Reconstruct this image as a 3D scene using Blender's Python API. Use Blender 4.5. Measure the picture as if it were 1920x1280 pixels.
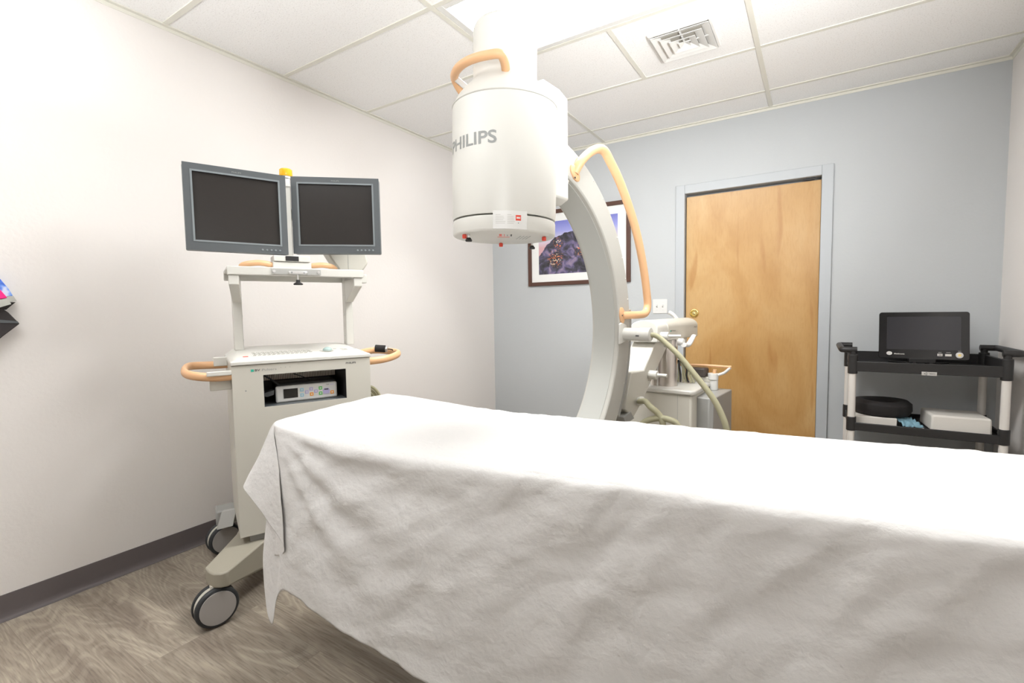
import bpy, bmesh, math, random
from math import pi, sin, cos, radians
from mathutils import Vector, Matrix, noise
for o in list(bpy.data.objects): bpy.data.objects.remove(o)
S = bpy.context.scene; C = S.collection
random.seed(4)
G = 0.6096; H = 2.5618; W = 3.5669; YF = -5.4

# ---------------------------------------------------------------- camera
cam_d = bpy.data.cameras.new('camera'); cam = bpy.data.objects.new('camera', cam_d); C.objects.link(cam)
yaw, pit, rol = 0.5652, -0.0651, -0.0157
F = Vector((-sin(yaw)*cos(pit), cos(yaw)*cos(pit), sin(pit)))
Rt = F.cross(Vector((0, 0, 1))).normalized(); Up = Rt.cross(F)
R2 = Rt*cos(rol) + Up*sin(rol); U2 = Up*cos(rol) - Rt*sin(rol)
M = Matrix((R2, U2, -F)).transposed().to_4x4(); M.translation = Vector((2.652, -3.8575, 1.1777))
cam.matrix_world = M
cam_d.sensor_width = 36; cam_d.lens = 892.51/1920*36; cam_d.clip_start = 0.05
S.camera = cam
# ---------------------------------------------------------------- light and exposure
S.view_settings.view_transform = 'Standard'; S.view_settings.look = 'None'
S.view_settings.exposure = 0.08; S.view_settings.gamma = 1.0; S.view_settings.use_curve_mapping = False
wd = bpy.data.worlds.new('world'); S.world = wd; wd.use_nodes = True
wd.node_tree.nodes['Background'].inputs[0].default_value = (1, 1, 1, 1)
wd.node_tree.nodes['Background'].inputs[1].default_value = 0.05
def area(name, loc, target, sx, sy, power, col=(0.97, 0.985, 1.0)):
    d = bpy.data.lights.new(name, 'AREA'); d.shape = 'RECTANGLE'; d.size = sx; d.size_y = sy; d.energy = power; d.color = col
    o = bpy.data.objects.new(name, d); C.objects.link(o); o.location = loc
    o.rotation_euler = (Vector(target)-Vector(loc)).to_track_quat('-Z', 'Y').to_euler(); return o
# four added fill lamps around the room, standing in for the photographer's flash
area('fill_bounce_left', (0.9, -3.9, 2.1), (0.9, -3.85, 2.56), 0.4, 0.4, 34)
fl = area('fill_bounce_rear', (3.20, -2.75, 1.72), (1.85, -1.25, 2.56), 0.3, 0.3, 14); fl.data.spread = radians(95)
fl = area('fill_right', (2.40, -3.30, 1.95), (3.2, -0.9, 2.0), 0.3, 0.3, 2.0); fl.data.spread = radians(95)
fl = area('fill_front', (2.42, -3.60, 1.62), (1.72, -2.55, 2.40), 0.3, 0.3, 3.6); fl.data.spread = radians(105)
TROFFER = 31

# ---------------------------------------------------------------- materials
def nt(name):
    m = bpy.data.materials.new(name); m.use_nodes = True; n = m.node_tree
    return m, n, n.nodes['Principled BSDF']
def N(n, t, **k):
    x = n.nodes.new(t)
    for a, b in k.items(): setattr(x, a, b)
    return x
def mat(name, col, rough=0.5, metal=0.0, bump=0, bscale=200, spec=0.5, var=0.0, coat=0.0):
    m, n, b = nt(name)
    b.inputs['Base Color'].default_value = (*col, 1); b.inputs['Roughness'].default_value = rough
    b.inputs['Metallic'].default_value = metal; b.inputs['Specular IOR Level'].default_value = spec
    b.inputs['Coat Weight'].default_value = coat
    tc = N(n, 'ShaderNodeTexCoord')
    if var:
        no = N(n, 'ShaderNodeTexNoise'); no.inputs['Scale'].default_value = 3; n.links.new(tc.outputs['Object'], no.inputs['Vector'])
        mx = N(n, 'ShaderNodeMixRGB', blend_type='MULTIPLY'); mx.inputs[0].default_value = var
        mx.inputs[1].default_value = (*col, 1); n.links.new(no.outputs['Color'], mx.inputs[2]); n.links.new(mx.outputs[0], b.inputs['Base Color'])
    if bump:
        no = N(n, 'ShaderNodeTexNoise'); no.inputs['Scale'].default_value = bscale; no.inputs['Detail'].default_value = 3
        n.links.new(tc.outputs['Object'], no.inputs['Vector'])
        bp = N(n, 'ShaderNodeBump'); bp.inputs['Strength'].default_value = bump; bp.inputs['Distance'].default_value = 0.002
        n.links.new(no.outputs['Fac'], bp.inputs['Height']); n.links.new(bp.outputs[0], b.inputs['Normal'])
    return m
def ramp(n, src, stops):
    r = N(n, 'ShaderNodeValToRGB'); e = r.color_ramp.elements
    while len(e) < len(stops): e.new(0.5)
    for q, (p, c) in zip(e, stops): q.position = p; q.color = (*c, 1)
    n.links.new(src, r.inputs[0]); return r.outputs[0]
def mapping(n, sc, rot=(0, 0, 0)):
    tc = N(n, 'ShaderNodeTexCoord'); mp = N(n, 'ShaderNodeMapping'); mp.inputs['Scale'].default_value = sc; mp.inputs['Rotation'].default_value = rot
    n.links.new(tc.outputs['Object'], mp.inputs['Vector']); return mp.outputs[0]
MT = {}
MT['wall_pink'] = mat('wall_warm', (0.77, 0.735, 0.705), 0.6, bump=0.35, bscale=60)
MT['wall_blue'] = mat('wall_blue', (0.50, 0.52, 0.53), 0.6, bump=0.35, bscale=60)
MT['frame_blue'] = mat('door_frame_paint', (0.46, 0.485, 0.505), 0.45)
MT['white'] = mat('white_plastic', (0.74, 0.735, 0.71), 0.4)
MT['cream'] = mat('cream_enamel', (0.585, 0.565, 0.50), 0.42, bump=0.08, bscale=400)
MT['creamw'] = mat('light_cream_enamel', (0.66, 0.65, 0.605), 0.38)
MT['base'] = mat('base_grey_cream', (0.33, 0.305, 0.245), 0.45)
MT['grey'] = mat('grey_enamel', (0.34, 0.34, 0.325), 0.4)
MT['ring'] = mat('ring_grey', (0.48, 0.47, 0.43), 0.33)
MT['ringb'] = mat('ring_inner_grey', (0.46, 0.465, 0.435), 0.38)
MT['orange'] = mat('orange_grip', (0.74, 0.44, 0.235), 0.4)
MT['dark'] = mat('black_plastic', (0.018, 0.017, 0.017), 0.45, bump=0.1, bscale=500)
MT['dark2'] = mat('soft_black_foam', (0.012, 0.010, 0.010), 0.8, bump=0.2, bscale=300)
MT['bezel'] = mat('monitor_grey', (0.088, 0.098, 0.104), 0.4)
MT['bezel2'] = mat('bezel_lip', (0.21, 0.235, 0.245), 0.3)
MT['screen'] = mat('screen', (0.026, 0.023, 0.021), 0.25, spec=0.4)
MT['glass'] = mat('tablet_glass', (0.012, 0.012, 0.013), 0.06)
MT['tscreen'] = mat('tablet_screen', (0.03, 0.03, 0.035), 0.1)
MT['steel'] = mat('brushed_steel', (0.66, 0.61, 0.57), 0.28, metal=1, bump=0.1, bscale=30)
MT['silver'] = mat('silver', (0.72, 0.72, 0.71), 0.3, metal=0.9)
MT['strip'] = mat('dull_metal_strip', (0.45, 0.45, 0.43), 0.5, metal=0.3)
MT['alu'] = mat('aluminium_post', (0.76, 0.73, 0.69), 0.4, metal=0.25)
MT['brass'] = mat('brass', (0.78, 0.62, 0.25), 0.2, metal=1)
MT['amber'] = mat('amber_lamp', (0.95, 0.50, 0.02), 0.15)
MT['red'] = mat('red_plastic', (0.75, 0.07, 0.04), 0.4)
MT['hose'] = mat('olive_hose', (0.43, 0.41, 0.27), 0.5)
MT['baseb'] = mat('baseboard_vinyl', (0.125, 0.108, 0.108), 0.4)
MT['tbar'] = mat('ceiling_grid_paint', (0.74, 0.725, 0.65), 0.5)
MT['ink'] = mat('grey_ink', (0.28, 0.29, 0.28), 0.5)
MT['inkd'] = mat('dark_ink', (0.06, 0.06, 0.06), 0.5)
MT['teal'] = mat('teal_mark', (0.03, 0.45, 0.32), 0.5)
MT['wframe'] = mat('dark_wood_frame', (0.085, 0.035, 0.022), 0.4, bump=0.1, bscale=80)
MT['mat'] = mat('picture_mat_board', (0.80, 0.80, 0.78), 0.7)
MT['carton'] = mat('white_carton', (0.66, 0.63, 0.58), 0.7)
MT['pinkcloth'] = mat('pink_cloth', (0.95, 0.02, 0.25), 0.7)
MT['greycloth'] = mat('grey_cloth_edging', (0.48, 0.48, 0.44), 0.8)
MT['darkcloth'] = mat('charcoal_cloth', (0.035, 0.03, 0.03), 0.85, bump=0.4, bscale=300)
MT['tyre'] = mat('caster_tyre', (0.02, 0.022, 0.025), 0.5)
MT['hub'] = mat('caster_disc', (0.36, 0.34, 0.32), 0.4)
MT['green'] = mat('green_key', (0.12, 0.55, 0.12), 0.5)
MT['blue'] = mat('pale_blue_key', (0.33, 0.62, 0.75), 0.5)
MT['lilac'] = mat('lilac_key', (0.52, 0.46, 0.72), 0.5)
MT['okey'] = mat('orange_key', (0.95, 0.36, 0.03), 0.5)
MT['key'] = mat('grey_key', (0.50, 0.49, 0.45), 0.5)
MT['ball'] = mat('trackball', (0.38, 0.50, 0.48), 0.15)
MT['mask'] = mat('blue_face_mask', (0.19, 0.34, 0.42), 0.7, bump=0.5, bscale=150)
MT['brownbox'] = mat('brown_grey_case', (0.07, 0.055, 0.05), 0.5)

def m_tile():
    m, n, b = nt('ceiling_tile'); v = mapping(n, (1, 1, 1))
    no = N(n, 'ShaderNodeTexNoise'); no.inputs['Scale'].default_value = 160; no.inputs['Detail'].default_value = 4; n.links.new(v, no.inputs['Vector'])
    c = ramp(n, no.outputs['Fac'], [(0.30, (0.74, 0.73, 0.71)), (0.42, (0.90, 0.895, 0.88)), (0.7, (0.93, 0.925, 0.915))])
    n.links.new(c, b.inputs['Base Color']); b.inputs['Roughness'].default_value = 0.9
    bp = N(n, 'ShaderNodeBump'); bp.inputs['Strength'].default_value = 0.3; bp.inputs['Distance'].default_value = 0.002
    n.links.new(no.outputs['Fac'], bp.inputs['Height']); n.links.new(bp.outputs[0], b.inputs['Normal']); return m
MT['tile'] = m_tile()
def m_floor():
    m, n, b = nt('grey_oak_vinyl'); v = mapping(n, (1, 1, 1))
    br = N(n, 'ShaderNodeTexBrick'); br.offset = 0.37; br.inputs['Scale'].default_value = 1
    br.inputs['Brick Width'].default_value = 1.22; br.inputs['Row Height'].default_value = 0.18; br.inputs['Mortar Size'].default_value = 0.0006
    br.inputs['Mortar Smooth'].default_value = 0.2; br.inputs['Bias'].default_value = 0
    br.inputs['Color1'].default_value = (0, 0, 0, 1); br.inputs['Color2'].default_value = (1, 1, 1, 1); br.inputs['Mortar'].default_value = (0.5, 0.5, 0.5, 1)
    n.links.new(v, br.inputs['Vector'])
    off = N(n, 'ShaderNodeVectorMath', operation='SCALE'); off.inputs['Scale'].default_value = 7.3; n.links.new(br.outputs['Color'], off.inputs[0])
    add = N(n, 'ShaderNodeVectorMath', operation='ADD'); n.links.new(v, add.inputs[0]); n.links.new(off.outputs[0], add.inputs[1])
    def nz(scale, sc, det=4, dist=0.0):
        mp = N(n, 'ShaderNodeMapping'); mp.inputs['Scale'].default_value = sc; n.links.new(add.outputs[0], mp.inputs['Vector'])
        x = N(n, 'ShaderNodeTexNoise'); x.inputs['Scale'].default_value = scale; x.inputs['Detail'].default_value = det; x.inputs['Distortion'].default_value = dist
        n.links.new(mp.outputs[0], x.inputs['Vector']); return x.outputs['Fac']
    big = nz(2.2, (1.0, 3.5, 1), 3, 0.8)
    # cathedral grain: bands of a stretched, warped field
    fld = nz(1.3, (0.65, 3.2, 1), 2, 0.5)
    mul = N(n, 'ShaderNodeMath', operation='MULTIPLY'); mul.inputs[1].default_value = 190; n.links.new(fld, mul.inputs[0])
    fr = N(n, 'ShaderNodeMath', operation='SINE'); n.links.new(mul.outputs[0], fr.inputs[0])
    fine = nz(110, (0.12, 1.8, 1), 5, 0.2)
    c1 = ramp(n, big, [(0.30, (0.245, 0.203, 0.163)), (0.5, (0.34, 0.292, 0.235)), (0.70, (0.42, 0.367, 0.297))])
    g = ramp(n, fr.outputs[0], [(0.0, (0.86, 0.85, 0.84)), (0.3, (0.98, 0.98, 0.98)), (0.85, (1.0, 1.0, 1.0)), (1.0, (1.07, 1.07, 1.06))])
    f = ramp(n, fine, [(0.32, (0.72, 0.71, 0.70)), (0.5, (1, 1, 1)), (0.7, (1.10, 1.10, 1.08))])
    m1 = N(n, 'ShaderNodeMixRGB', blend_type='MULTIPLY'); m1.inputs[0].default_value = 1; n.links.new(c1, m1.inputs[1]); n.links.new(g, m1.inputs[2])
    m2 = N(n, 'ShaderNodeMixRGB', blend_type='MULTIPLY'); m2.inputs[0].default_value = 1; n.links.new(m1.outputs[0], m2.inputs[1]); n.links.new(f, m2.inputs[2])
    pl = ramp(n, br.outputs['Color'], [(0, (0.90, 0.90, 0.90)), (1, (1.07, 1.06, 1.05))])
    m3 = N(n, 'ShaderNodeMixRGB', blend_type='MULTIPLY'); m3.inputs[0].default_value = 1; n.links.new(m2.outputs[0], m3.inputs[1]); n.links.new(pl, m3.inputs[2])
    m4 = N(n, 'ShaderNodeMixRGB', blend_type='MIX'); n.links.new(br.outputs['Fac'], m4.inputs[0]); n.links.new(m3.outputs[0], m4.inputs[1]); m4.inputs[2].default_value = (0.19, 0.155, 0.125, 1)
    n.links.new(m4.outputs[0], b.inputs['Base Color']); b.inputs['Roughness'].default_value = 0.42
    bp = N(n, 'ShaderNodeBump'); bp.inputs['Strength'].default_value = 0.25; bp.inputs['Distance'].default_value = 0.002
    n.links.new(fine, bp.inputs['Height']); n.links.new(bp.outputs[0], b.inputs['Normal']); return m
MT['floor'] = m_floor()
def m_door():
    m, n, b = nt('birch_veneer')
    def nz(scale, sc, det, dist):
        v = mapping(n, sc); x = N(n, 'ShaderNodeTexNoise'); x.inputs['Scale'].default_value = scale; x.inputs['Detail'].default_value = det; x.inputs['Distortion'].default_value = dist
        n.links.new(v, x.inputs['Vector']); return x.outputs['Fac']
    a = nz(1.7, (1.5, 1, 0.8), 3, 1.5); f = nz(34, (2.4, 1, 0.45), 4, 0.8); st = nz(2.6, (2.8, 1, 0.42), 2, 0.5)
    c = ramp(n, a, [(0.25, (0.44, 0.235, 0.070)), (0.5, (0.52, 0.305, 0.112)), (0.75, (0.58, 0.375, 0.165))])
    g = ramp(n, f, [(0.3, (0.94, 0.92, 0.88)), (0.55, (1, 1, 1))])
    h = ramp(n, st, [(0.30, (0.84, 0.74, 0.62)), (0.36, (1, 1, 1)), (0.8, (1.03, 1.04, 1.06))])
    m1 = N(n, 'ShaderNodeMixRGB', blend_type='MULTIPLY'); m1.inputs[0].default_value = 1; n.links.new(c, m1.inputs[1]); n.links.new(g, m1.inputs[2])
    m2 = N(n, 'ShaderNodeMixRGB', blend_type='MULTIPLY'); m2.inputs[0].default_value = 1; n.links.new(m1.outputs[0], m2.inputs[1]); n.links.new(h, m2.inputs[2])
    n.links.new(m2.outputs[0], b.inputs['Base Color']); b.inputs['Roughness'].default_value = 0.35; return m
MT['door'] = m_door()
def m_sheet():
    m, n, b = nt('white_cotton_sheet'); b.inputs['Base Color'].default_value = (0.72, 0.71, 0.695, 1); b.inputs['Roughness'].default_value = 0.85
    b.inputs['Specular IOR Level'].default_value = 0.2
    v = mapping(n, (1, 1, 1))
    def nz(s, d, dist):
        x = N(n, 'ShaderNodeTexNoise'); x.inputs['Scale'].default_value = s; x.inputs['Detail'].default_value = d; x.inputs['Distortion'].default_value = dist
        n.links.new(v, x.inputs['Vector']); return x.outputs['Fac']
    a = nz(11, 7, 0.25); c = nz(50, 4, 0.2)
    ad = N(n, 'ShaderNodeMath', operation='MULTIPLY_ADD'); ad.inputs[1].default_value = 0.22; n.links.new(c, ad.inputs[0]); n.links.new(a, ad.inputs[2])
    bp = N(n, 'ShaderNodeBump'); bp.inputs['Strength'].default_value = 0.7; bp.inputs['Distance'].default_value = 0.014
    n.links.new(ad.outputs[0], bp.inputs['Height']); n.links.new(bp.outputs[0], b.inputs['Normal']); return m
MT['sheet'] = m_sheet()
def m_photo():
    # dusk sky over a dark rocky hillside with clusters of warm lights; object x 0..w, z 0..h
    m, n, b = nt('hillside_dusk_print')
    tc = N(n, 'ShaderNodeTexCoord'); sp = N(n, 'ShaderNodeSeparateXYZ'); n.links.new(tc.outputs['Object'], sp.inputs[0])
    sky = ramp(n, sp.outputs[2], [(0.24, (0.62, 0.36, 0.38)), (0.30, (0.60, 0.55, 0.66)), (0.38, (0.30, 0.32, 0.66)), (0.50, (0.12, 0.13, 0.48))])
    def nz(s, d, dist=0.0):
        x = N(n, 'ShaderNodeTexNoise'); x.inputs['Scale'].default_value = s; x.inputs['Detail'].default_value = d; x.inputs['Distortion'].default_value = dist
        n.links.new(tc.outputs['Object'], x.inputs['Vector']); return x.outputs['Fac']
    rock = ramp(n, nz(14, 5, 1.0), [(0.36, (0.025, 0.025, 0.03)), (0.50, (0.06, 0.055, 0.085)), (0.60, (0.13, 0.11, 0.22)), (0.72, (0.28, 0.21, 0.30))])
    # ridge height = 0.20 + hump(x) + noise
    mt = lambda op, a, bb: (lambda q: ([n.links.new(a, q.inputs[0]) if not isinstance(a, (int, float)) else setattr(q.inputs[0], 'default_value', a),
                                       n.links.new(bb, q.inputs[1]) if not isinstance(bb, (int, float)) else setattr(q.inputs[1], 'default_value', bb)], q.outputs[0])[1])(N(n, 'ShaderNodeMath', operation=op))
    d = mt('SUBTRACT', sp.outputs[0], 0.33); hump = mt('MULTIPLY', mt('MULTIPLY', d, d), -1.6)
    rid = mt('ADD', mt('ADD', hump, 0.33), mt('MULTIPLY', nz(8, 3), 0.10)); rid = mt('SUBTRACT', rid, 0.03)
    msk = mt('LESS_THAN', sp.outputs[2], rid)
    def spot(cx, cz, r):
        v = N(n, 'ShaderNodeVectorMath', operation='DISTANCE'); n.links.new(tc.outputs['Object'], v.inputs[0]); v.inputs[1].default_value = (cx, 0, cz)
        k = N(n, 'ShaderNodeMapRange'); k.inputs[1].default_value = r; k.inputs[2].default_value = r*0.3; n.links.new(v.outputs['Value'], k.inputs[0]); return k.outputs[0]
    sps = mt('ADD', mt('ADD', spot(0.17, 0.135, 0.09), spot(0.20, 0.27, 0.06)), spot(0.42, 0.2, 0.07))
    lit = mt('MULTIPLY', sps, mt('GREATER_THAN', nz(62, 3, 0.5), 0.56))
    warm = ramp(n, nz(30, 2), [(0.4, (0.75, 0.14, 0.06)), (0.55, (0.85, 0.38, 0.16)), (0.65, (0.80, 0.80, 0.70))])
    x1 = N(n, 'ShaderNodeMixRGB'); n.links.new(lit, x1.inputs[0]); n.links.new(rock, x1.inputs[1]); n.links.new(warm, x1.inputs[2])
    x2 = N(n, 'ShaderNodeMixRGB'); n.links.new(msk, x2.inputs[0]); n.links.new(sky, x2.inputs[1]); n.links.new(x1.outputs[0], x2.inputs[2])
    n.links.new(x2.outputs[0], b.inputs['Base Color']); b.inputs['Roughness'].default_value = 0.25; b.inputs['Specular IOR Level'].default_value = 0.5; return m
MT['photo'] = m_photo()
def m_pattern():
    m, n, b = nt('blue_patterned_cloth'); v = mapping(n, (1, 1, 1))
    no = N(n, 'ShaderNodeTexNoise'); no.inputs['Scale'].default_value = 22; no.inputs['Detail'].default_value = 2; n.links.new(v, no.inputs['Vector'])
    c = ramp(n, no.outputs['Fac'], [(0.40, (0.05, 0.14, 0.62)), (0.5, (0.16, 0.34, 0.85)), (0.6, (0.65, 0.75, 0.95))])
    n.links.new(c, b.inputs['Base Color']); b.inputs['Roughness'].default_value = 0.8; return m
MT['bluecloth'] = m_pattern()
def m_emit(name, col, s):
    m, n, b = nt(name); b.inputs['Base Color'].default_value = (*col, 1); b.inputs['Emission Color'].default_value = (*col, 1); b.inputs['Emission Strength'].default_value = s; return m
MT['diff'] = m_emit('troffer_diffuser', (0.985, 0.99, 0.985), TROFFER)
MT['diff_fill'] = m_emit('added_fill_diffuser', (0.97, 0.985, 1.0), 5.0)  # glow of the added panel behind the camera
def m_vents():
    m, n, b = nt('pleated_filter'); tc = N(n, 'ShaderNodeTexCoord'); w = N(n, 'ShaderNodeTexWave', wave_type='BANDS', bands_direction='X'); w.inputs['Scale'].default_value = 42
    n.links.new(tc.outputs['Object'], w.inputs['Vector'])
    c = ramp(n, w.outputs['Fac'], [(0.4, (0.30, 0.24, 0.18)), (0.6, (0.95, 0.88, 0.76))]); n.links.new(c, b.inputs['Base Color']); return m  # pleat tone raised to stand in for light missing inside the slot
MT['duct'] = mat('duct_grey', (0.42, 0.39, 0.34), 0.7)
MT['pleat'] = m_vents()

# ---------------------------------------------------------------- helpers
def new(): return bmesh.new()
def bx(bm, x0, x1, y0, y1, z0, z1):
    v = [bm.verts.new((x, y, z)) for z in (z0, z1) for x, y in ((x0, y0), (x1, y0), (x1, y1), (x0, y1))]
    for f in ((3, 2, 1, 0), (4, 5, 6, 7), (0, 1, 5, 4), (1, 2, 6, 5), (2, 3, 7, 6), (3, 0, 4, 7)): bm.faces.new([v[i] for i in f])
    return bm
def prism(bm, pts, axis, a, b):
    def P(p, q, c): return {'x': (c, p, q), 'y': (p, c, q), 'z': (p, q, c)}[axis]
    A = [bm.verts.new(P(*p, a)) for p in pts]; B = [bm.verts.new(P(*p, b)) for p in pts]; n = len(pts)
    bm.faces.new(A); bm.faces.new(B[::-1])
    for i in range(n): bm.faces.new((A[i], B[i], B[(i+1) % n], A[(i+1) % n]))
    return bm
def smoothpath(pts, n=8, closed=False):
    P = [Vector(p) for p in pts]; out = []; m = len(P)
    rng = range(m if closed else m-1)
    for i in rng:
        if closed: a, b, c, d = P[i-1], P[i], P[(i+1) % m], P[(i+2) % m]
        else: a, b, c, d = P[max(i-1, 0)], P[i], P[i+1], P[min(i+2, m-1)]
        for k in range(n):
            t = k/n
            out.append(0.5*((2*b) + (c-a)*t + (2*a-5*b+4*c-d)*t*t + (3*b-a-3*c+d)*t**3))
    if not closed: out.append(P[-1])
    return out
def tube(bm, pts, r, seg=12, n=8, closed=False, flat=1.0, smooth=True):
    path = smoothpath(pts, n, closed) if smooth else [Vector(p) for p in pts]
    m = len(path); rings = []; up = None
    for i, p in enumerate(path):
        t = (path[(i+1) % m]-path[i-1]) if closed else (path[min(i+1, m-1)]-path[max(i-1, 0)])
        t.normalize()
        if up is None: up = Vector((0, 0, 1)) if abs(t.z) < 0.9 else Vector((1, 0, 0))
        s = t.cross(up).normalized(); up = s.cross(t).normalized()
        rr = r[0]+(r[1]-r[0])*i/(m-1) if isinstance(r, tuple) else r
        rings.append([bm.verts.new(p + s*(cos(2*pi*k/seg)*rr) + up*(sin(2*pi*k/seg)*rr*flat)) for k in range(seg)])
    for i in range(m if closed else m-1):
        A, B = rings[i], rings[(i+1) % m]
        for k in range(seg): bm.faces.new((A[k], A[(k+1) % seg], B[(k+1) % seg], B[k]))
    if not closed: bm.faces.new(rings[0][::-1]); bm.faces.new(rings[-1])
    return bm
def lathe(bm, prof, seg=48, M4=None, c=(0, 0, 0)):
    rings = []
    for r, z in prof:
        if r < 1e-6: rings.append([bm.verts.new((c[0], c[1], c[2]+z))])
        else: rings.append([bm.verts.new((c[0]+r*cos(2*pi*k/seg), c[1]+r*sin(2*pi*k/seg), c[2]+z)) for k in range(seg)])
    fs = []
    for A, B in zip(rings, rings[1:]):
        for k in range(seg):
            j = (k+1) % seg
            if len(A) == 1 and len(B) == 1: continue
            if len(A) == 1: bm.faces.new((A[0], B[j], B[k]))
            elif len(B) == 1: bm.faces.new((A[k], A[j], B[0]))
            else: bm.faces.new((A[k], A[j], B[j], B[k]))
    if len(rings[0]) > 1: bm.faces.new(rings[0][::-1])
    if len(rings[-1]) > 1: bm.faces.new(rings[-1])
    if M4 is not None:
        vs = [v for r in rings for v in r]; bmesh.ops.transform(bm, matrix=M4, verts=vs)
    return bm
def cyl(bm, a, b, r, seg=24):
    a, b = Vector(a), Vector(b); d = b-a
    q = Vector((0, 0, 1)).rotation_difference(d).to_matrix().to_4x4(); q.translation = a
    return lathe(bm, [(r, 0), (r, d.length)], seg, q)
def obj(name, bm, m, parent=None, bev=0.0, smooth=True, segs=2, sub=0, loc=None, rot=None, kind=None, label=None):
    bmesh.ops.recalc_face_normals(bm, faces=bm.faces)
    me = bpy.data.meshes.new(name); bm.to_mesh(me); bm.free()
    for q in (m if isinstance(m, list) else [m]): me.materials.append(MT[q])
    o = bpy.data.objects.new(name, me); C.objects.link(o)
    if parent is not None: o.parent = parent
    if loc: o.location = loc
    if rot: o.rotation_euler = rot
    if bev:
        b = o.modifiers.new('bevel', 'BEVEL'); b.width = bev; b.segments = segs; b.limit_method = 'ANGLE'; b.angle_limit = radians(35)
    if sub:
        s = o.modifiers.new('subdivision', 'SUBSURF'); s.levels = sub; s.render_levels = sub
    if smooth:
        me.polygons.foreach_set('use_smooth', [True]*len(me.polygons))
        try: me.set_sharp_from_angle(angle=radians(40))
        except Exception: pass
    if kind: o['kind'] = kind
    if label: o['label'] = label
    return o
def thing(name, label, cat, loc=(0, 0, 0), rz=0, group=None):
    o = bpy.data.objects.new(name, None); C.objects.link(o); o.location = loc; o.rotation_euler = (0, 0, rz)
    o.empty_display_size = 0.1; o['label'] = label; o['category'] = cat
    if group: o['group'] = group
    return o
def tag(o, label, cat, group=None):
    o['label'] = label; o['category'] = cat
    if group: o['group'] = group
    return o
def letters(name, txt, width, height, m, parent, fn, bold=0.0, ext=0.0008):
    """flat text in a width x height box; fn maps (x, z, depth) to the parent's space"""
    cu = bpy.data.curves.new(name, 'FONT'); cu.body = txt; cu.extrude = 0.0; cu.offset = bold; cu.resolution_u = 4
    t = bpy.data.objects.new(name, cu); C.objects.link(t)
    dg = bpy.context.evaluated_depsgraph_get(); me = bpy.data.meshes.new_from_object(t.evaluated_get(dg)); bpy.data.objects.remove(t)
    bm = new(); bm.from_mesh(me); bpy.data.meshes.remove(me)
    bmesh.ops.remove_doubles(bm, verts=bm.verts, dist=1e-5)
    xs = [v.co.x for v in bm.verts]; ys = [v.co.y for v in bm.verts]; x0, x1, y0, y1 = min(xs), max(xs), min(ys), max(ys)
    for v in bm.verts: v.co = Vector(fn((v.co.x-x0)/(x1-x0)*width, (v.co.y-y0)/(y1-y0)*height, ext))
    return obj(name, bm, m, parent, smooth=False)
def structure(name, bm, m, **k): return obj(name, bm, m, kind='structure', **k)

# ---------------------------------------------------------------- room
T = 0.1
structure('floor', bx(new(), -T, W+T, YF-T, T, -0.1, 0), 'floor')
structure('wall_left', bx(new(), -T, 0, YF-T, T, 0, H+0.1), 'wall_pink')
structure('wall_right', bx(new(), W, W+T, YF-T, T, 0, H+0.1), 'wall_pink')
structure('wall_front', bx(new(), 0, W, YF-T, YF, 0, H+0.1), 'wall_pink')
DL, DR, DT, TW = 1.798, 2.678, 2.0455, 0.066
bm = new(); bx(bm, 0, DL-0.01, 0, T, 0, H+0.1); bx(bm, DR+0.01, W, 0, T, 0, H+0.1); bx(bm, DL-0.01, DR+0.01, 0, T, DT+0.01, H+0.1)
structure('wall_back', bm, 'wall_blue')
structure('wall_hall', bx(new(), DL-0.2, DR+0.2, T, T+0.05, 0, DT+0.2), 'wall_blue')
def tiles(bm, x0, x1, y0, y1): bx(bm, x0, x1, y0, y1, H, H+0.02)
bm = new()
D1 = 1.1509; D2 = D1+G; D3 = D1+2*G; Y5 = -0.3003
ys = [0, Y5] + [Y5-G*k for k in range(1, 9)]; ys[-1] = max(ys[-1], YF)
for i in range(len(ys)-1):
    ya, yb = ys[i+1], ys[i]
    for (xa, xb) in ((0, D1), (D1, D3), (D3, W)):
        if (xa == D1) and (i == 3 or i == 7): continue        # light openings
        if xa == D1 and i == 2: tiles(bm, xa, D2, ya, yb); tiles(bm, D2, xb, ya, yb)
        else: tiles(bm, xa, xb, ya, yb)
tiles(bm, 0, W, YF, ys[-1])
bx(bm, 0, W, YF, 0, H+0.085, H+0.1)
structure('ceiling', bm, 'tile')
bm = new(); hb = 0.012
for k in range(0, 9):
    y = Y5-G*k
    if y < YF: break
    bx(bm, 0, W, y-hb, y+hb, H-0.004, H+0.001)
for x in (D1, D3): bx(bm, x-hb, x+hb, YF, 0, H-0.0046, H+0.0004)
bx(bm, D2-hb, D2+hb, Y5-2*G+hb, Y5-G-hb, H-0.0043, H+0.0004)
structure('trim_1', bm, 'tbar')                                       # ceiling grid bars
bm = new()
for a in ((0, 0.022, YF, 0), (W-0.022, W, YF, 0)): bx(bm, *a, H-0.006, H+0.001)
for a in ((0.022, W-0.022, -0.022, 0), (0.022, W-0.022, YF, YF+0.022)): bx(bm, *a, H-0.0062, H+0.001)
bx(bm, 0, 0.003, YF, 0, H-0.022, H-0.005); bx(bm, W-0.003, W, YF, 0, H-0.0225, H-0.005); bx(bm, 0.003, W-0.003, -0.003, 0, H-0.0215, H-0.005)
structure('trim_2', bm, 'tbar')                                       # wall angle moulding
def cove(pts, axis, a, b, name):
    structure(name, prism(new(), pts, axis, a, b), 'baseb', bev=0.001)
pf = [(0, 0), (0.020, 0), (0.020, 0.002), (0.010, 0.006), (0.0055, 0.014), (0.004, 0.03), (0.004, 0.1017), (0, 0.1017)]
cove(pf, 'y', YF, 0, 'baseboard_left')
cove([(W-a, b) for a, b in pf], 'y', YF, 0, 'baseboard_right')
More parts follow.
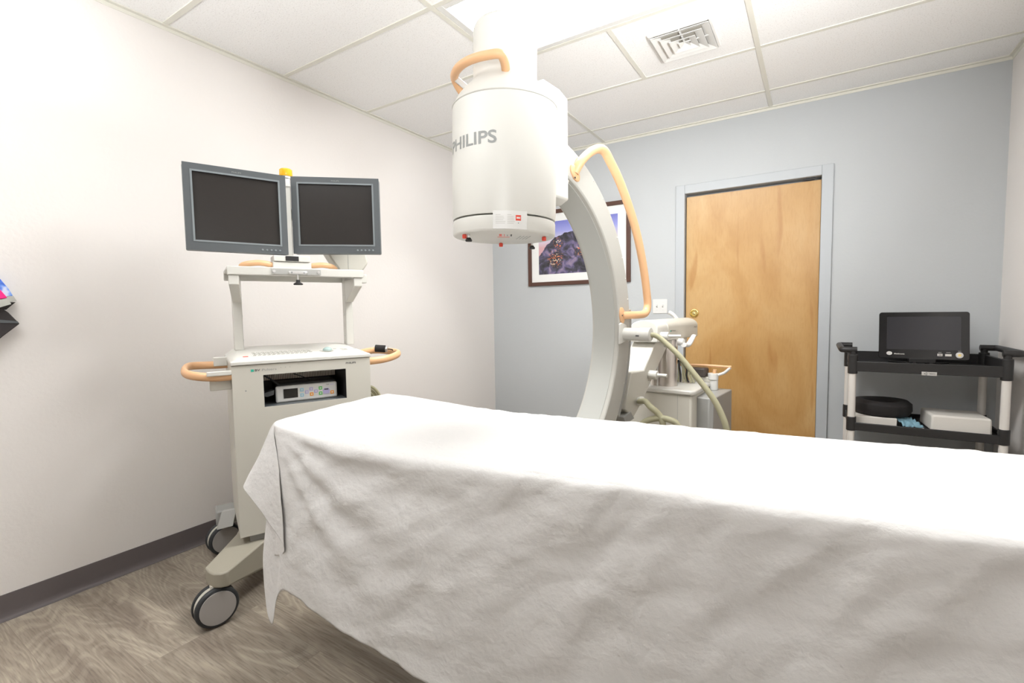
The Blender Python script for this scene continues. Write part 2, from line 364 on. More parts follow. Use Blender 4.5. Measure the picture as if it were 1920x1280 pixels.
cove([(-a, b) for a, b in pf], 'x', 0, DL-TW, 'baseboard_back'); cove([(-a, b) for a, b in pf], 'x', DR+TW, W, 'baseboard_back_2')
# door frame, jambs and slab
bm = new()
bx(bm, DL-TW, DL, -0.014, 0, 0, DT+TW); bx(bm, DR, DR+TW, -0.014, 0, 0, DT+TW); bx(bm, DL, DR, -0.014, 0, DT, DT+TW)
bx(bm, DL-0.012, DL, 0, T, 0, DT+0.012); bx(bm, DR, DR+0.012, 0, T, 0, DT+0.012); bx(bm, DL, DR, 0, T, DT, DT+0.012)
structure('trim_3', bm, 'frame_blue', bev=0.003)                      # door casing
d = structure('door_1', bx(new(), DL+0.006, DR-0.001, 0.028, 0.066, 0.006, DT-0.02), 'door', bev=0.002)
bm = new(); Mk = Matrix.Translation((1.868, 0.028, 1.134)) @ Matrix.Rotation(pi/2, 4, 'X')
lathe(bm, [(0.034, 0), (0.034, 0.004), (0.031, 0.009), (0.026, 0.010), (0.0225, 0.006), (0.020, 0.0015), (0.0, 0.001)], 40, Mk)
obj('finger_pull', bm, 'brass', d, label='round brass finger pull')
bm = new(); lathe(bm, [(0.008, 0), (0.009, 0.002), (0.006, 0.004), (0.0, 0.0045)], 24, Matrix.Translation((1.868, 0.026, 1.132)) @ Matrix.Rotation(pi/2, 4, 'X'))
obj('finger_pull_button', bm, 'brass', d)
structure('trim_4', bx(new(), DR-0.10, DR-0.03, 0.02, 0.03, DT-0.014, DT), 'dark')   # track stop above the door

# ceiling lights
def light(y0, y1, label, dm='diff'):
    t = thing('ceiling_light', label, 'ceiling light', ((D1+D3)/2, (y0+y1)/2, H), group=None)
    hx, hy = (D3-D1)/2-hb, (y1-y0)/2-hb
    bm = new()
    for a in ((-hx, -hx+.035, -hy, hy), (hx-.035, hx, -hy, hy), (-hx+.035, hx-.035, -hy, -hy+.035), (-hx+.035, hx-.035, hy-.035, hy)): bx(bm, *a, -0.003, 0.012)
    obj('fixture_frame', bm, 'white', t, bev=0.003)
    obj('diffuser', bx(new(), -hx+.034, hx-.034, -hy+.034, hy-.034, 0.006, 0.010), dm, t)
    bm = new(); bx(bm, -hx, hx, -hy, hy, 0.06, 0.075); bx(bm, -hx, -hx+0.004, -hy, hy, 0.01, 0.06); bx(bm, hx-.004, hx, -hy, hy, 0.01, 0.06)
    bx(bm, -hx, hx, -hy, -hy+.004, 0.01, 0.06); bx(bm, -hx, hx, hy-.004, hy, 0.01, 0.06)
    obj('housing', bm, 'white', t)
light(Y5-3*G, Y5-2*G, 'white recessed ceiling light panel above the big white cylinder')
light(Y5-7*G, Y5-6*G, 'added white ceiling light panel behind the photographer, out of view', 'diff_fill')  # unseen second panel, added to light the left wall and cart front

# vent
t = thing('ceiling_vent', 'white square ceiling air vent with nested square louvres in a ceiling tile', 'vent', (2.056, -1.20, H))
bm = new()
def ringsq(bm, ho, hi, zo, zi, th=0.002):
    for s in range(4):
        a = s*pi/2; R_ = Matrix.Rotation(a, 3, 'Z')
        q = [Vector((-ho, -ho, zo)), Vector((ho, -ho, zo)), Vector((hi, -hi, zi)), Vector((-hi, -hi, zi))]
        v = [bm.verts.new(R_ @ p) for p in q]; w = [bm.verts.new(R_ @ (p+Vector((0, 0, th)))) for p in q]
        bm.faces.new(v); bm.faces.new(w[::-1])
        for i in range(4): bm.faces.new((v[i], w[i], w[(i+1) % 4], v[(i+1) % 4]))
ringsq(bm, 0.152, 0.150, -0.001, -0.010)
ringsq(bm, 0.150, 0.140, -0.010, -0.012)
obj('outer_frame', bm, 'white', t, smooth=False)
for ho, hi, zo, zi in ((0.136, 0.099, -0.018, -0.005), (0.098, 0.061, -0.021, -0.007), (0.060, 0.026, -0.024, -0.009)):
    bm = new(); ringsq(bm, ho, hi, zo, zi); ringsq(bm, ho+0.004, ho, zo-0.001, zo)
    obj('louvre', bm, 'white', t, smooth=False)
bm = new(); ringsq(bm, 0.026, 0.001, -0.024, -0.014); bx(bm, -0.132, 0.132, -0.004, 0.004, -0.012, -0.008); bx(bm, -0.004, 0.004, -0.132, 0.132, -0.012, -0.008)
obj('centre_plate', bm, 'white', t)
obj('duct_opening', bx(new(), -0.13, 0.13, -0.13, 0.13, -0.003, -0.001), 'duct', t, label='dark duct opening')

# light switch
t = thing('light_switch', 'white double light switch plate on the blue wall beside the door', 'light switch', (1.6125, 0, 1.192))
obj('cover_plate', bx(new(), -0.057, 0.057, -0.006, 0, -0.057, 0.057), 'white', t, bev=0.003)
for x in (-0.023, 0.023):
    bm = new(); bx(bm, x-0.005, x+0.005, -0.0065, -0.006, -0.012, 0.012); obj('toggle_slot', bm, 'key', t)
    bm = new(); prism(bm, [(-0.006, -0.008), (-0.018, 0.004), (-0.016, 0.009), (-0.006, 0.008)], 'x', x-0.004, x+0.004); obj('toggle', bm, 'white', t)
    for z in (-0.03, 0.03):
        bm = new(); lathe(bm, [(0.003, 0), (0.002, 0.001), (0, 0.0012)], 12, Matrix.Translation((x, -0.006, z)) @ Matrix.Rotation(pi/2, 4, 'X')); obj('screw', bm, 'silver', t)

# picture
px0, px1, pz0, pz1 = 0.409, 1.375, 1.397, 2.066
t = thing('framed_picture', 'framed dusk hillside photograph with white mat hanging on the blue wall', 'picture', (px0, 0, pz0))
w_, h_ = px1-px0, pz1-pz0; fw = 0.034
bm = new()
for a in ((0, fw, 0, h_), (w_-fw, w_, 0, h_), (fw, w_-fw, 0, fw), (fw, w_-fw, h_-fw, h_)): bx(bm, a[0], a[1], -0.024, 0, a[2], a[3])
obj('frame', bm, 'wframe', t, bev=0.003)
obj('mat_board', bx(new(), fw-.002, w_-fw+.002, -0.010, -0.004, fw-.002, h_-fw+.002), 'mat', t)
obj('photo_print', bx(new(), 0, w_-2*(fw+.075), -0.0015, 0, 0, h_-2*(fw+.068)), 'photo', t, loc=(fw+.075, -0.010, fw+.068))

# ---------------------------------------------------------------- table and sheet
BED = (2.053, -2.922, 0); BRZ = radians(7.5)
t = thing('operating_table', 'long patient table standing under the white sheet', 'table', BED, BRZ)
bm = new(); bx(bm, -0.60, 1.15, 0.05, 0.56, 0.735, 0.775); obj('tabletop', bm, 'dark', t, bev=0.015)
bm = new(); prism(bm, [(-0.83, 0.777), (-0.60, 0.737), (-0.60, 0.772), (-0.83, 0.812)], 'y', 0.07, 0.54); obj('head_section', bm, 'dark', t, bev=0.01)
bm = new(); bx(bm, 0.72, 0.92, 0.20, 0.42, 0.12, 0.735); obj('column', bm, 'creamw', t, bev=0.02)
bm = new(); bx(bm, 0.45, 1.15, 0.10, 0.52, 0.05, 0.12); obj('base', bm, 'creamw', t, bev=0.02)
for x in (0.5, 1.1):
    for y in (0.14, 0.48):
        bm = new(); cyl(bm, (x, y-0.015, 0.026), (x, y+0.015, 0.026), 0.026); obj('caster', bm, 'tyre', t)

def ztop(s):
    k = max(0, min(1, (-0.25-s)/0.62)); return 0.80 + 0.036*k*k*(3-2*k)*1.0
# rails: list of (top centre pt, [points from edge down to hem])
def rail_side(s, t0, out, hem, flare=0.0):
    z = ztop(s); tc = 0.30
    sg = 1 if t0 > 0.3 else -1
    zs = [z-0.022, z-0.07, z-0.18, (z+hem)/2, hem+0.12, hem] if sg < 0 else [z-0.02, z-0.05, z-0.08, (z+hem)/2-0.01, hem+0.03, hem]
    fl = [0.010, 0.014, 0.018, 0.022, 0.02, 0.02]
    return [(s, t0-sg*0.035, z), (s, t0-sg*0.006, z-0.004)] + [(s, t0+sg*(out+f+flare*i/5), q) for i, (f, q) in enumerate(zip(fl, zs))]
rails = []
SS = (-0.58, -0.42, -0.26, -0.05, 0.2, 0.5, 0.8, 1.15)
for s in SS[::-1]: rails.append(((s, 0.30, ztop(s)), rail_side(s, 0.60, 0, 0.63)))
cc = (-0.58, 0.30, ztop(-0.58))
rails.append((cc, rail_side(-0.74, 0.60, 0.0, 0.58)))
def corner(pts): rails.append((cc, pts))
ze = ztop(-0.87)
corner([(-0.84, 0.57, ze), (-0.860, 0.60, ze-.006), (-0.875, 0.615, ze-.03), (-0.885, 0.62, ze-.08), (-0.90, 0.625, .66), (-0.91, 0.63, .58), (-0.92, 0.63, .50), (-0.92, 0.63, .44)])
for tt in (0.52, 0.40, 0.28, 0.18):
    b = 0.02*sin(tt*25)
    corner([(-0.855, tt, ze), (-0.875, tt, ze-.005), (-0.890, tt, ze-.03), (-0.895, tt, ze-.08), (-0.90+b, tt, .70), (-0.905+b, tt, .62), (-0.915+b, tt, .56), (-0.915+b, tt, .50)])
corner([(-0.85, 0.11, ze), (-0.870, 0.10, ze-.004), (-0.885, 0.09, ze-.03), (-0.898, 0.08, .775), (-0.915, 0.06, .72), (-0.928, 0.05, .68), (-0.938, 0.045, .65), (-0.945, 0.04, .60)])
tp = [(-0.835, 0.075, ze), (-0.862, 0.052, ze-.003)]
corner(tp + [(-0.872, 0.040, .815), (-0.885, 0.030, .782), (-0.908, 0.020, .730), (-0.926, 0.010, .690), (-0.942, 0.0, .655), (-0.955, -0.01, .622)])
tp2 = [(-0.820, 0.065, ze), (-0.852, 0.044, ze-.003)]
corner(tp2 + [(-0.862, 0.034, .812), (-0.864, 0.020, .766), (-0.862, 0.002, .70), (-0.858, -0.006, .65), (-0.856, -0.012, .60), (-0.852, -0.016, .548)])
corner(tp2 + [(-0.838, 0.020, .812), (-0.812, 0.003, .776), (-0.784, -0.010, .71), (-0.772, -0.018, .64), (-0.764, -0.023, .56), (-0.762, -0.024, .455)])
tp3 = [(-0.815, 0.060, ze), (-0.846, 0.040, ze-.003)]
corner(tp3 + [(-0.852, 0.040, .812), (-0.868, 0.045, .767), (-0.895, 0.055, .66), (-0.925, 0.060, .56), (-0.948, 0.060, .45), (-0.959, 0.055, .348)])
corner(tp3 + [(-0.850, 0.040, .812), (-0.862, 0.045, .767), (-0.885, 0.050, .64), (-0.915, 0.045, .50), (-0.945, 0.040, .33), (-0.925, 0.028, .205)])
corner(tp3 + [(-0.846, 0.036, .812), (-0.852, 0.030, .772), (-0.862, 0.022, .645), (-0.868, 0.018, .50), (-0.862, 0.016, .34), (-0.886, 0.016, .165)])
tp4 = [(-0.80, 0.052, ze), (-0.838, 0.030, ze-.003)]
corner(tp4 + [(-0.840, 0.026, .812), (-0.834, 0.022, .773), (-0.828, 0.014, .66), (-0.822, 0.008, .54), (-0.818, 0.006, .42), (-0.850, 0.008, .262)])
corner([(-0.78, 0.048, ze), (-0.820, 0.016, ze-.004), (-0.832, 0.018, .810), (-0.818, 0.010, .770), (-0.806, 0.000, .67), (-0.800, -0.008, .56), (-0.796, -0.012, .44), (-0.792, -0.014, .320)])
corner([(-0.74, 0.035, ztop(-.74)), (-0.775, 0.004, ztop(-.77)-.005), (-0.778, -0.004, .80), (-0.765, -0.014, .755), (-0.745, -0.02, .66), (-0.735, -0.02, .55), (-0.735, -0.022, .44), (-0.74, -0.02, .318)])
rails.append((cc, rail_side(-0.67, 0.0, 0.0, .298)))
for s, hem in zip(SS, (.272, .236, .203, .17, .13, .10, .08, .06)):
    rails.append(((s, 0.30, ztop(s)), rail_side(s, 0.0, 0, hem)))
def cr(P, t):
    m = len(P)-1; i = min(int(t*m), m-1); f = t*m-i
    a, b, c, d = P[max(i-1, 0)], P[i], P[i+1], P[min(i+2, m)]
    return 0.5*((2*b) + (c-a)*f + (2*a-5*b+4*c-d)*f*f + (3*b-a-3*c+d)*f**3)
def fb(p, s, o=4):
    return noise.fractal(Vector(p)*s, 0.9, 2.1, o, noise_basis='PERLIN_ORIGINAL')
NS, NT, NC = 14, 76, 18
RV = [[Vector(c)]*1+[Vector(q) for q in pts] for c, pts in rails]
dense = []
for i in range(len(RV)-1):
    L = (RV[i+1][1]-RV[i][1]).length + (RV[i+1][-1]-RV[i][-1]).length
    ds = abs(RV[i+1][0].x-RV[i][0].x)
    n = max(2, round(ds/0.013)) if ds > 0.01 else max(6, min(44, int(L/0.014)))
    for k in range(n):
        f = k/n; row = []
        for j in range(len(RV[0])):
            a, b, c, d = RV[max(i-1, 0)][j], RV[i][j], RV[i+1][j], RV[min(i+2, len(RV)-1)][j]
            if j <= 2: row.append(b.lerp(c, f)); continue
            row.append(0.5*((2*b) + (c-a)*f + (2*a-5*b+4*c-d)*f*f + (3*b-a-3*c+d)*f**3))
        dense.append(row)
dense.append(RV[-1])
bm = new(); grid = []
for row in dense:
    line = []
    for k in range(NC): line.append((row[0].lerp(row[1], k/NC), 0.0))
    body = row[1:]
    for k in range(NT+1): line.append((cr(body, k/NT), k/NT))
    vs = []
    for p, v in line:
        q = p.copy()
        s, tt, z = p
        if v > 0.12:     # hanging cloth
            w = min(1, (v-0.12)*4)
            near = tt < 0.2 and s > -0.84
            dx, dz = s+0.82, 0.83-z
            th = math.atan2(dz, max(dx, 1e-3)); rad = math.hypot(dx, dz)
            fan = sin(th*17+fb((s, z, 0), 2)*1.5)*0.0075*math.exp(-((rad-0.35)/0.30)**2)*min(1, rad*5)*(1 if near else 0)
            # slanting drag folds
            u_ = (s*0.75+z*0.9); v_ = (s*0.5-z*1.0)
            dr = fb((u_*2.0, v_*6.5, 3), 1.4, 3)*0.007
            cr_ = abs(fb((s*1.3+5, tt, z*1.6), 3.0, 3)); cr_ = (0.20-min(cr_, 0.20))*0.012
            fine = fb((u_*4, v_*9, 7), 3.0, 3)*0.0018
            qd = s-0.75*z; rf = fb((qd*5.0, (s+z)*0.9, 11), 1.25, 3)*0.0125*max(0, min(1, (s+0.25)*2)) if near or s > -0.25 else 0
            off = (fan + dr + cr_ + fine + rf)*w
            if tt < 0.3: off *= max(0.15, min(1, (s+0.78)*12))
            if tt > 0.3: off = -off
            q.y -= off
            q.z += (fb((s, 0, 2), 9, 2)*0.006)*max(0, v-0.7)*3
        else:            # top of the table
            q.z += fb((s*1.0, tt*3.0, 0), 2.2, 3)*0.0035
            e = min(abs(tt), abs(tt-0.6)); q.z += fb((s*7, tt*2.5, 5), 2.0, 3)*0.005*math.exp(-e*18)
        vs.append(bm.verts.new(q))
    grid.append(vs)
for A, B in zip(grid, grid[1:]):
    for k in range(len(A)-1):
        try: bm.faces.new((A[k], B[k], B[k+1], A[k+1]))
        except ValueError: pass
bmesh.ops.remove_doubles(bm, verts=bm.verts, dist=2e-4)
near_cc = lambda v, r: (v.co.x-cc[0])**2+(v.co.y-cc[1])**2 < r*r and v.co.z > 0.7
bmesh.ops.delete(bm, geom=[v for v in bm.verts if near_cc(v, 0.05)], context='VERTS')
loop = sorted({v for e in bm.edges if e.is_boundary for v in e.verts if near_cc(v, 0.10)}, key=lambda v: math.atan2(v.co.y-cc[1], v.co.x-cc[0]))
hub = bm.verts.new((cc[0], cc[1], sum(v.co.z for v in loop)/len(loop)))
for a, b in zip(loop, loop[1:]+loop[:1]):
    try: bm.faces.new((hub, a, b))
    except ValueError: pass
bmesh.ops.dissolve_degenerate(bm, dist=1e-5, edges=bm.edges)
sh = obj('bed_sheet', bm, 'sheet'); sh.location = BED; sh.rotation_euler = (0, 0, BRZ)
sh.data.polygons.foreach_set('use_smooth', [True]*len(sh.data.polygons))
sh.modifiers.new('thickness', 'SOLIDIFY').thickness = 0.0012
tag(sh, 'wrinkled white cotton sheet draped over the long patient table', 'sheet')

# ---------------------------------------------------------------- C-arm machine
CRZ = -0.1077
t = thing('c_arm_machine', 'large cream and grey X-ray C-arm machine with a white cylinder above the sheet', 'medical machine', (1.736, -2.304, 0), CRZ)
CZ, RO, RI, HW = 1.0941, 0.75, 0.631, 0.0715
def arc_solid(ri, ro, x0, x1, a0, a1, n=80):
    bm = new(); rows = []
    for i in range(n+1):
        a = a0+(a1-a0)*i/n
        rows.append([bm.verts.new((x, r*cos(a), CZ+r*sin(a))) for x, r in ((x0, ri), (x1, ri), (x1, ro), (x0, ro))])
    for A, B in zip(rows, rows[1:]):
        for k in range(4): bm.faces.new((A[k], A[(k+1) % 4], B[(k+1) % 4], B[k]))
    bm.faces.new(rows[0][::-1]); bm.faces.new(rows[-1]); return bm
ring = obj('c_arc', arc_solid(RI, RO, -HW, HW, radians(-100), radians(86)), 'ring', t, bev=0.006)
obj('inner_cover', arc_solid(RI-0.002, RI+0.004, -HW+0.012, HW-0.022, radians(-100), radians(84)), 'ringb', ring, label='darker grey inner face')
for a in range(-78, 82, 8):
    bm = new(); q = radians(a); lathe(bm, [(0.0035, 0), (0.0028, 0.0015), (0, 0.0018)], 10, Matrix.Translation((HW, (RO-0.012)*cos(q), CZ+(RO-0.012)*sin(q))) @ Matrix.Rotation(pi/2, 4, 'Y'))
    obj('screw', bm, 'silver', ring)
# long orange handle on the arc
hp = [(0.0715, 0.235, 1.722), (0.092, 0.250, 1.765), (0.1, 0.300, 1.808), (0.1, 0.371, 1.843), (0.1, 0.425, 1.850), (0.1, 0.472, 1.828), (0.1, 0.597, 1.735), (0.1, 0.741, 1.575), (0.1, 0.836, 1.405), (0.1, 0.893, 1.235), (0.1, 0.893, 1.175), (0.1, 0.855, 1.150), (0.1, 0.78, 1.146), (0.095, 0.70, 1.146), (0.0715, 0.665, 1.146)]
bm = new(); tube(bm, hp, 0.0195, 16, 8, flat=0.9); h = obj('arc_handle', bm, 'orange', t, label='long orange grip handle')
for (y, z, a) in ((0.232, 1.720, 0.9), (0.655, 1.146, 0.2)):
    bm = new(); lathe(bm, [(0.034, 0), (0.034, 0.006), (0.028, 0.010), (0, 0.0105)], 32, Matrix.Translation((HW, y, z)) @ Matrix.Rotation(a, 4, 'X') @ Matrix.Diagonal((1, 0.68, 1.15, 1)) @ Matrix.Rotation(pi/2, 4, 'Y'))
    obj('mounting_flange', bm, 'orange', h)
    bm = new(); lathe(bm, [(0.004, 0), (0.004, 0.002)], 10, Matrix.Translation((HW+0.0105, y-0.012, z-0.022 if z > 1.5 else z)) @ Matrix.Rotation(pi/2, 4, 'Y')); obj('bolt', bm, 'inkd', h)
# image intensifier: its own tilted sub-frame
ii = obj('intensifier_housing', lathe(new(), [(0.0, 0.055), (0.178, 0.055), (0.179, 0.062), (0.180, 0.075), (0.180, 0.425), (0.1775, 0.433), (0.175, 0.436), (0.171, 0.448), (0.160, 0.467), (0.138, 0.492), (0.118, 0.512), (0.110, 0.526), (0.109, 0.535), (0.109, 0.690), (0.103, 0.705), (0.09, 0.712), (0, 0.714)], 96), 'creamw', t, label='white cylinder housing')
ii.location = (0.003, -0.133, 1.432); ii.rotation_euler = (0, radians(1.6)*cos(0.67), 0)
ii.rotation_euler = (radians(-0.2), radians(1.5), 0)
obj('shoulder_seam', lathe(new(), [(0.1785, 0.428), (0.1808, 0.430), (0.1808, 0.4315), (0.178, 0.434)], 96), 'key', ii)
obj('bottom_cap', lathe(new(), [(0, 0.0), (0.170, 0.0), (0.176, 0.003), (0.1785, 0.008), (0.1785, 0.044), (0.177, 0.049), (0.170, 0.052), (0.0, 0.052)], 96), 'creamw', ii)
AC = math.atan2(-1.446+0.133, 1.078)     # direction of the camera seen from the cylinder's axis
def onc(ang, z, r): return (r*cos(ang), r*sin(ang), z)
def cylpatch(a0, a1, z0, z1, r0, r1, n=14):
    bm = new(); rows = []
    for i in range(n+1):
        a = a0+(a1-a0)*i/n; rows.append([bm.verts.new(onc(a, z, r)) for z, r in ((z0, r0), (z1, r0), (z1, r1), (z0, r1))])
    for A, B in zip(rows, rows[1:]):
        for k in range(4): bm.faces.new((A[k], A[(k+1) % 4], B[(k+1) % 4], B[k]))
    bm.faces.new(rows[0]); bm.faces.new(rows[-1][::-1]); return bm
a0 = AC-0.19; a1 = AC+0.40
pl = obj('rating_plate', cylpatch(a0, a1, 0.004, 0.060, 0.176, 0.1875), 'white', ii, bev=0.001)
for row in range(6):
    for (b0, b1) in ((0.05, 0.24), (0.27, 0.42)):
        ln = b1-b0; e = b0+ln*random.uniform(0.75, 1.0) if row else b0+ln*0.5
        obj('small_print', cylpatch(AC-0.19+b0*0.9, AC-0.19+e*0.9, 0.0465-row*0.0052, 0.0478-row*0.0052, 0.1872, 0.1878, 4), 'key', pl)
obj('warning_sign', cylpatch(AC+0.195, AC+0.285, 0.030, 0.047, 0.1872, 0.1879, 4), 'red', pl)
obj('warning_sign_text', cylpatch(AC+0.21, AC+0.272, 0.036, 0.041, 0.1877, 0.1882, 4), 'white', pl)
obj('indicator_dot', cylpatch(AC+0.235, AC+0.248, 0.0215, 0.0235, 0.1872, 0.1879, 3), 'inkd', pl)
# brand on the cylinder; reads left to right seen from the camera
LA, LB = AC-1.31, AC-0.135
letters('brand_lettering', 'PHILIPS', 1.0, 0.040, 'ink', ii, lambda x, z, e: onc(LA+(LB-LA)*x, 0.268+z, 0.180+e), bold=0.018)
# pins and marks under the cylinder
CAMd = Vector((cos(AC), sin(AC), 0)); SD = Vector((-sin(AC), cos(AC), 0))
def under(a, b): v = CAMd*a+SD*b; return v.x, v.y
for (a, b, mk) in ((0.085, -0.132, 'red'), (0.085, -0.118, 'blk'), (0.045, 0.137, 'red'), (-0.115, 0.105, 'blk'), (-0.135, -0.012, 'red')):
    x, y = under(a, b); bm = new()
    if mk == 'red':
        lathe(bm, [(0.0, -0.014), (0.006, -0.014), (0.0075, -0.011), (0.0075, -0.002), (0.005, 0), (0, 0)], 20, None, (x, y, 0)); obj('red_stud', bm, 'red', ii)
    else:
        lathe(bm, [(0, -0.024), (0.010, -0.024), (0.012, -0.020), (0.008, -0.014), (0.006, -0.011), (0, -0.011)], 20, None, (x, y, 0)); o = obj('black_knob', bm, 'dark', ii)
        bm = new(); lathe(bm, [(0.004, -0.012), (0.004, 0.0)], 16, None, (x, y, 0)); obj('knob_stem', bm, 'silver', o)
for k in range(4):
    x, y = under(0.02-0.000*k, 0.050+0.011*k); a = AC+0.5; bm = new()
    u = CAMd*0.040-SD*0.007*(-1); v = SD*0.0011
    q = Vector((x, y, -0.0006)); vs = [bm.verts.new(q+p) for p in (u+v, u-v, -u-v, -u+v)]; bm.faces.new(vs)
    r = bmesh.ops.extrude_face_region(bm, geom=bm.faces[:]); bmesh.ops.translate(bm, vec=(0, 0, 0.0008), verts=[g for g in r['geom'] if isinstance(g, bmesh.types.BMVert)])
    obj('hatch_mark', bm, 'ink', ii)
for k, (a, b, la, lb, mm) in enumerate(((0.075, -0.012, 0.045, 0.009, 'red'), (0.075, 0.001, 0.045, 0.002, 'red'), (0.070, 0.011, 0.030, 0.003, 'ink'), (0.072, 0.024, 0.040, 0.005, 'inkd'), (0.030, -0.002, 0.006, 0.042, 'red'))):
    bm = new(); P = [Vector((*under(a+i*la/2, b+j*lb/2), -0.0008)) for i, j in ((1, 1), (1, -1), (-1, -1), (-1, 1))]
    vs = [bm.verts.new(p) for p in P]; bm.faces.new(vs)
    r = bmesh.ops.extrude_face_region(bm, geom=bm.faces[:]); bmesh.ops.translate(bm, vec=(0, 0, 0.0009), verts=[g for g in r['geom'] if isinstance(g, bmesh.types.BMVert)])
    obj('printed_mark', bm, mm, ii)
# side mounting box between cylinder and arc
bm = new(); prism(bm, [(-0.11, 1.575), (0.075, 1.575), (0.108, 1.592), (0.108, 1.960), (0.07, 2.010), (-0.09, 2.02), (-0.11, 1.96)], 'y', 0.02, 0.13)
obj('mounting_box', bm, 'creamw', t, bev=0.006)
bm = new(); prism(bm, [(0.10, 1.66), (0.20, 1.66), (0.24, 1.72), (0.20, 1.78), (0.10, 1.80)], 'x', -0.06, 0.060); obj('arc_bracket', bm, 'cream', t, bev=0.008)
# orange loop handle round the top
lp = [onc(AC+0.02, 0.515, 0.118), onc(AC-0.02, 0.528, 0.145)] + [onc(AC-0.10-1.45*k/6, 0.535, 0.172) for k in range(7)] + [onc(AC-1.70, 0.515, 0.160), onc(AC-1.82, 0.49, 0.140)]
bm = new(); tube(bm, lp, 0.014, 14); lh = obj('loop_handle', bm, 'orange', ii, label='orange loop handle')
bm = new(); tube(bm, [onc(AC-1.50, 0.53, 0.165), onc(AC-1.45, 0.50, 0.13)], 0.010, 12); obj('handle_bracket', bm, 'white', ii)
# lower X-ray tank (below the table)
bm = new(); lathe(bm, [(0, 0.455), (0.13, 0.455), (0.14, 0.465), (0.14, 0.57), (0.10, 0.60), (0, 0.60)], 48, None, (0, -0.10, 0)); obj('x_ray_tank', bm, 'cream', t)
# carriage rail behind the arc
obj('carriage_rail', arc_solid(RO-0.03, RO+0.042, -0.055, 0.062, radians(-34), radians(6), 40), 'grey', t, bev=0.004)
# connector and plate
bm = new(); prism(bm, [(0.620, 1.010), (0.690, 1.022), (0.705, 1.045), (0.705, 1.075), (0.690, 1.100), (0.640, 1.112), (0.620, 1.105)], 'x', HW, HW+0.010); obj('connector_plate', bm, 'creamw', t, bev=0.003)
bm = new(); lathe(bm, [(0.031, 0), (0.031, 0.075), (0.0325, 0.076), (0.0325, 0.125), (0.030, 0.130), (0.018, 0.131)], 40, Matrix.Translation((HW+0.008, 0.675, 1.056)) @ Matrix.Rotation(pi/2, 4, 'Y')); o = obj('connector', bm, 'creamw', t)
bm = new(); bx(bm, HW+0.078, HW+0.094, 0.640, 0.645, 1.048, 1.054); obj('latch_hole', bm, 'inkd', o)
bm = new(); tube(bm, [(HW+0.13, 0.675, 1.056), (0.237, 0.70, 1.043), (0.324, 0.70, 0.970), (0.396, 0.70, 0.888), (0.477, 0.70, 0.788), (0.515, 0.70, 0.720), (0.54, 0.70, 0.646), (0.555, 0.72, 0.50), (0.55, 0.80, 0.28), (0.52, 0.95, 0.08), (0.42, 1.12, 0.026), (0.30, 1.20, 0.03)], (0.0118, 0.0150), 14); obj('hose', bm, 'hose', t, label='thick olive cable')
bm = new(); tube(bm, [(0.05, 0.90, 0.69), (0.13, 0.80, 0.715), (0.186, 0.72, 0.712), (0.233, 0.72, 0.675), (0.252, 0.72, 0.628), (0.258, 0.74, 0.5), (0.25, 0.85, 0.25), (0.2, 1.0, 0.06), (0.12, 1.10, 0.03)], 0.0145, 14); obj('hose', bm, 'hose', t)
bm = new(); tube(bm, [(0.06, 0.74, 0.42), (0.10, 0.72, 0.56), (0.152, 0.72, 0.624), (0.218, 0.72, 0.656), (0.282, 0.72, 0.658), (0.325, 0.72, 0.630), (0.355, 0.74, 0.5), (0.36, 0.85, 0.25), (0.32, 1.0, 0.04), (0.26, 1.12, 0.03)], 0.0145, 14); obj('hose', bm, 'hose', t)
# slanted arm
bm = new(); prism(bm, [(1.138, 0.995), (0.977, 0.847), (0.816, 0.853), (0.741, 0.674), (0.842, 0.614), (0.936, 0.671), (1.31, 0.95), (1.33, 1.0)], 'x', -0.085, 0.05); arm = obj('slanted_arm', bm, 'cream', t, bev=0.006)
bm = new(); prism(bm, [(1.145, 1.000), (0.972, 0.845), (0.980, 0.835), (1.16, 0.985)], 'x', -0.083, 0.047); obj('arm_cover', bm, 'creamw', arm)
bm = new(); prism(bm, [(0.742, 0.60), (0.842, 0.612), (0.80, 0.655), (0.715, 0.64)], 'x', -0.06, 0.055); obj('arm_foot', bm, 'grey', t, bev=0.003)
bm = new(); cyl(bm, (0.05, 1.042, 0.816), (0.098, 1.042, 0.816), 0.024); k = obj('arm_knob', bm, 'creamw', t, bev=0.003)
bm = new(); cyl(bm, (0.096, 1.042, 0.816), (0.150, 1.042, 0.816), 0.010); obj('knob_peg', bm, 'creamw', k, bev=0.002)
bm = new(); cyl(bm, (0.05, 0.90, 0.69), (0.078, 0.89, 0.70), 0.022); obj('hose_socket', bm, 'creamw', t)
# horizontal arm housing
def hous(y0, y1, name, w=0.080):
    pts = [(-w, 0.99)] + [(-w, 1.066)] + [(w*-cos(pi*i/14), 1.066+0.046*sin(pi*i/14)) for i in range(1, 14)] + [(w, 1.066), (w, 0.99)]
    bm = new(); prism(bm, pts, 'y', y0, y1); return obj(name, bm, 'creamw' if name == 'arm_head' else 'cream', t, bev=0.004)
hous(1.085, 1.238, 'arm_head'); hh = hous(1.244, 1.775, 'arm_housing')
mk = lambda name, txt, y, z, w, h: letters(name, txt, w, h, 'inkd', hh, lambda x, q, e: (0.080+e, y+x, z+q))
obj('logo_square', bx(new(), 0.080, 0.081, 1.275, 1.287, 1.040, 1.048), 'teal', hh)
mk('model_lettering', 'BV Pulsera', 1.292, 1.040, 0.07, 0.009); mk('brand_lettering', 'PHILIPS', 1.70, 1.048, 0.055, 0.010)
bm = new(); bx(bm, -0.05, 0.07, 1.255, 1.60, 0.955, 0.99); obj('slide_block', bm, 'cream', t, bev=0.005)
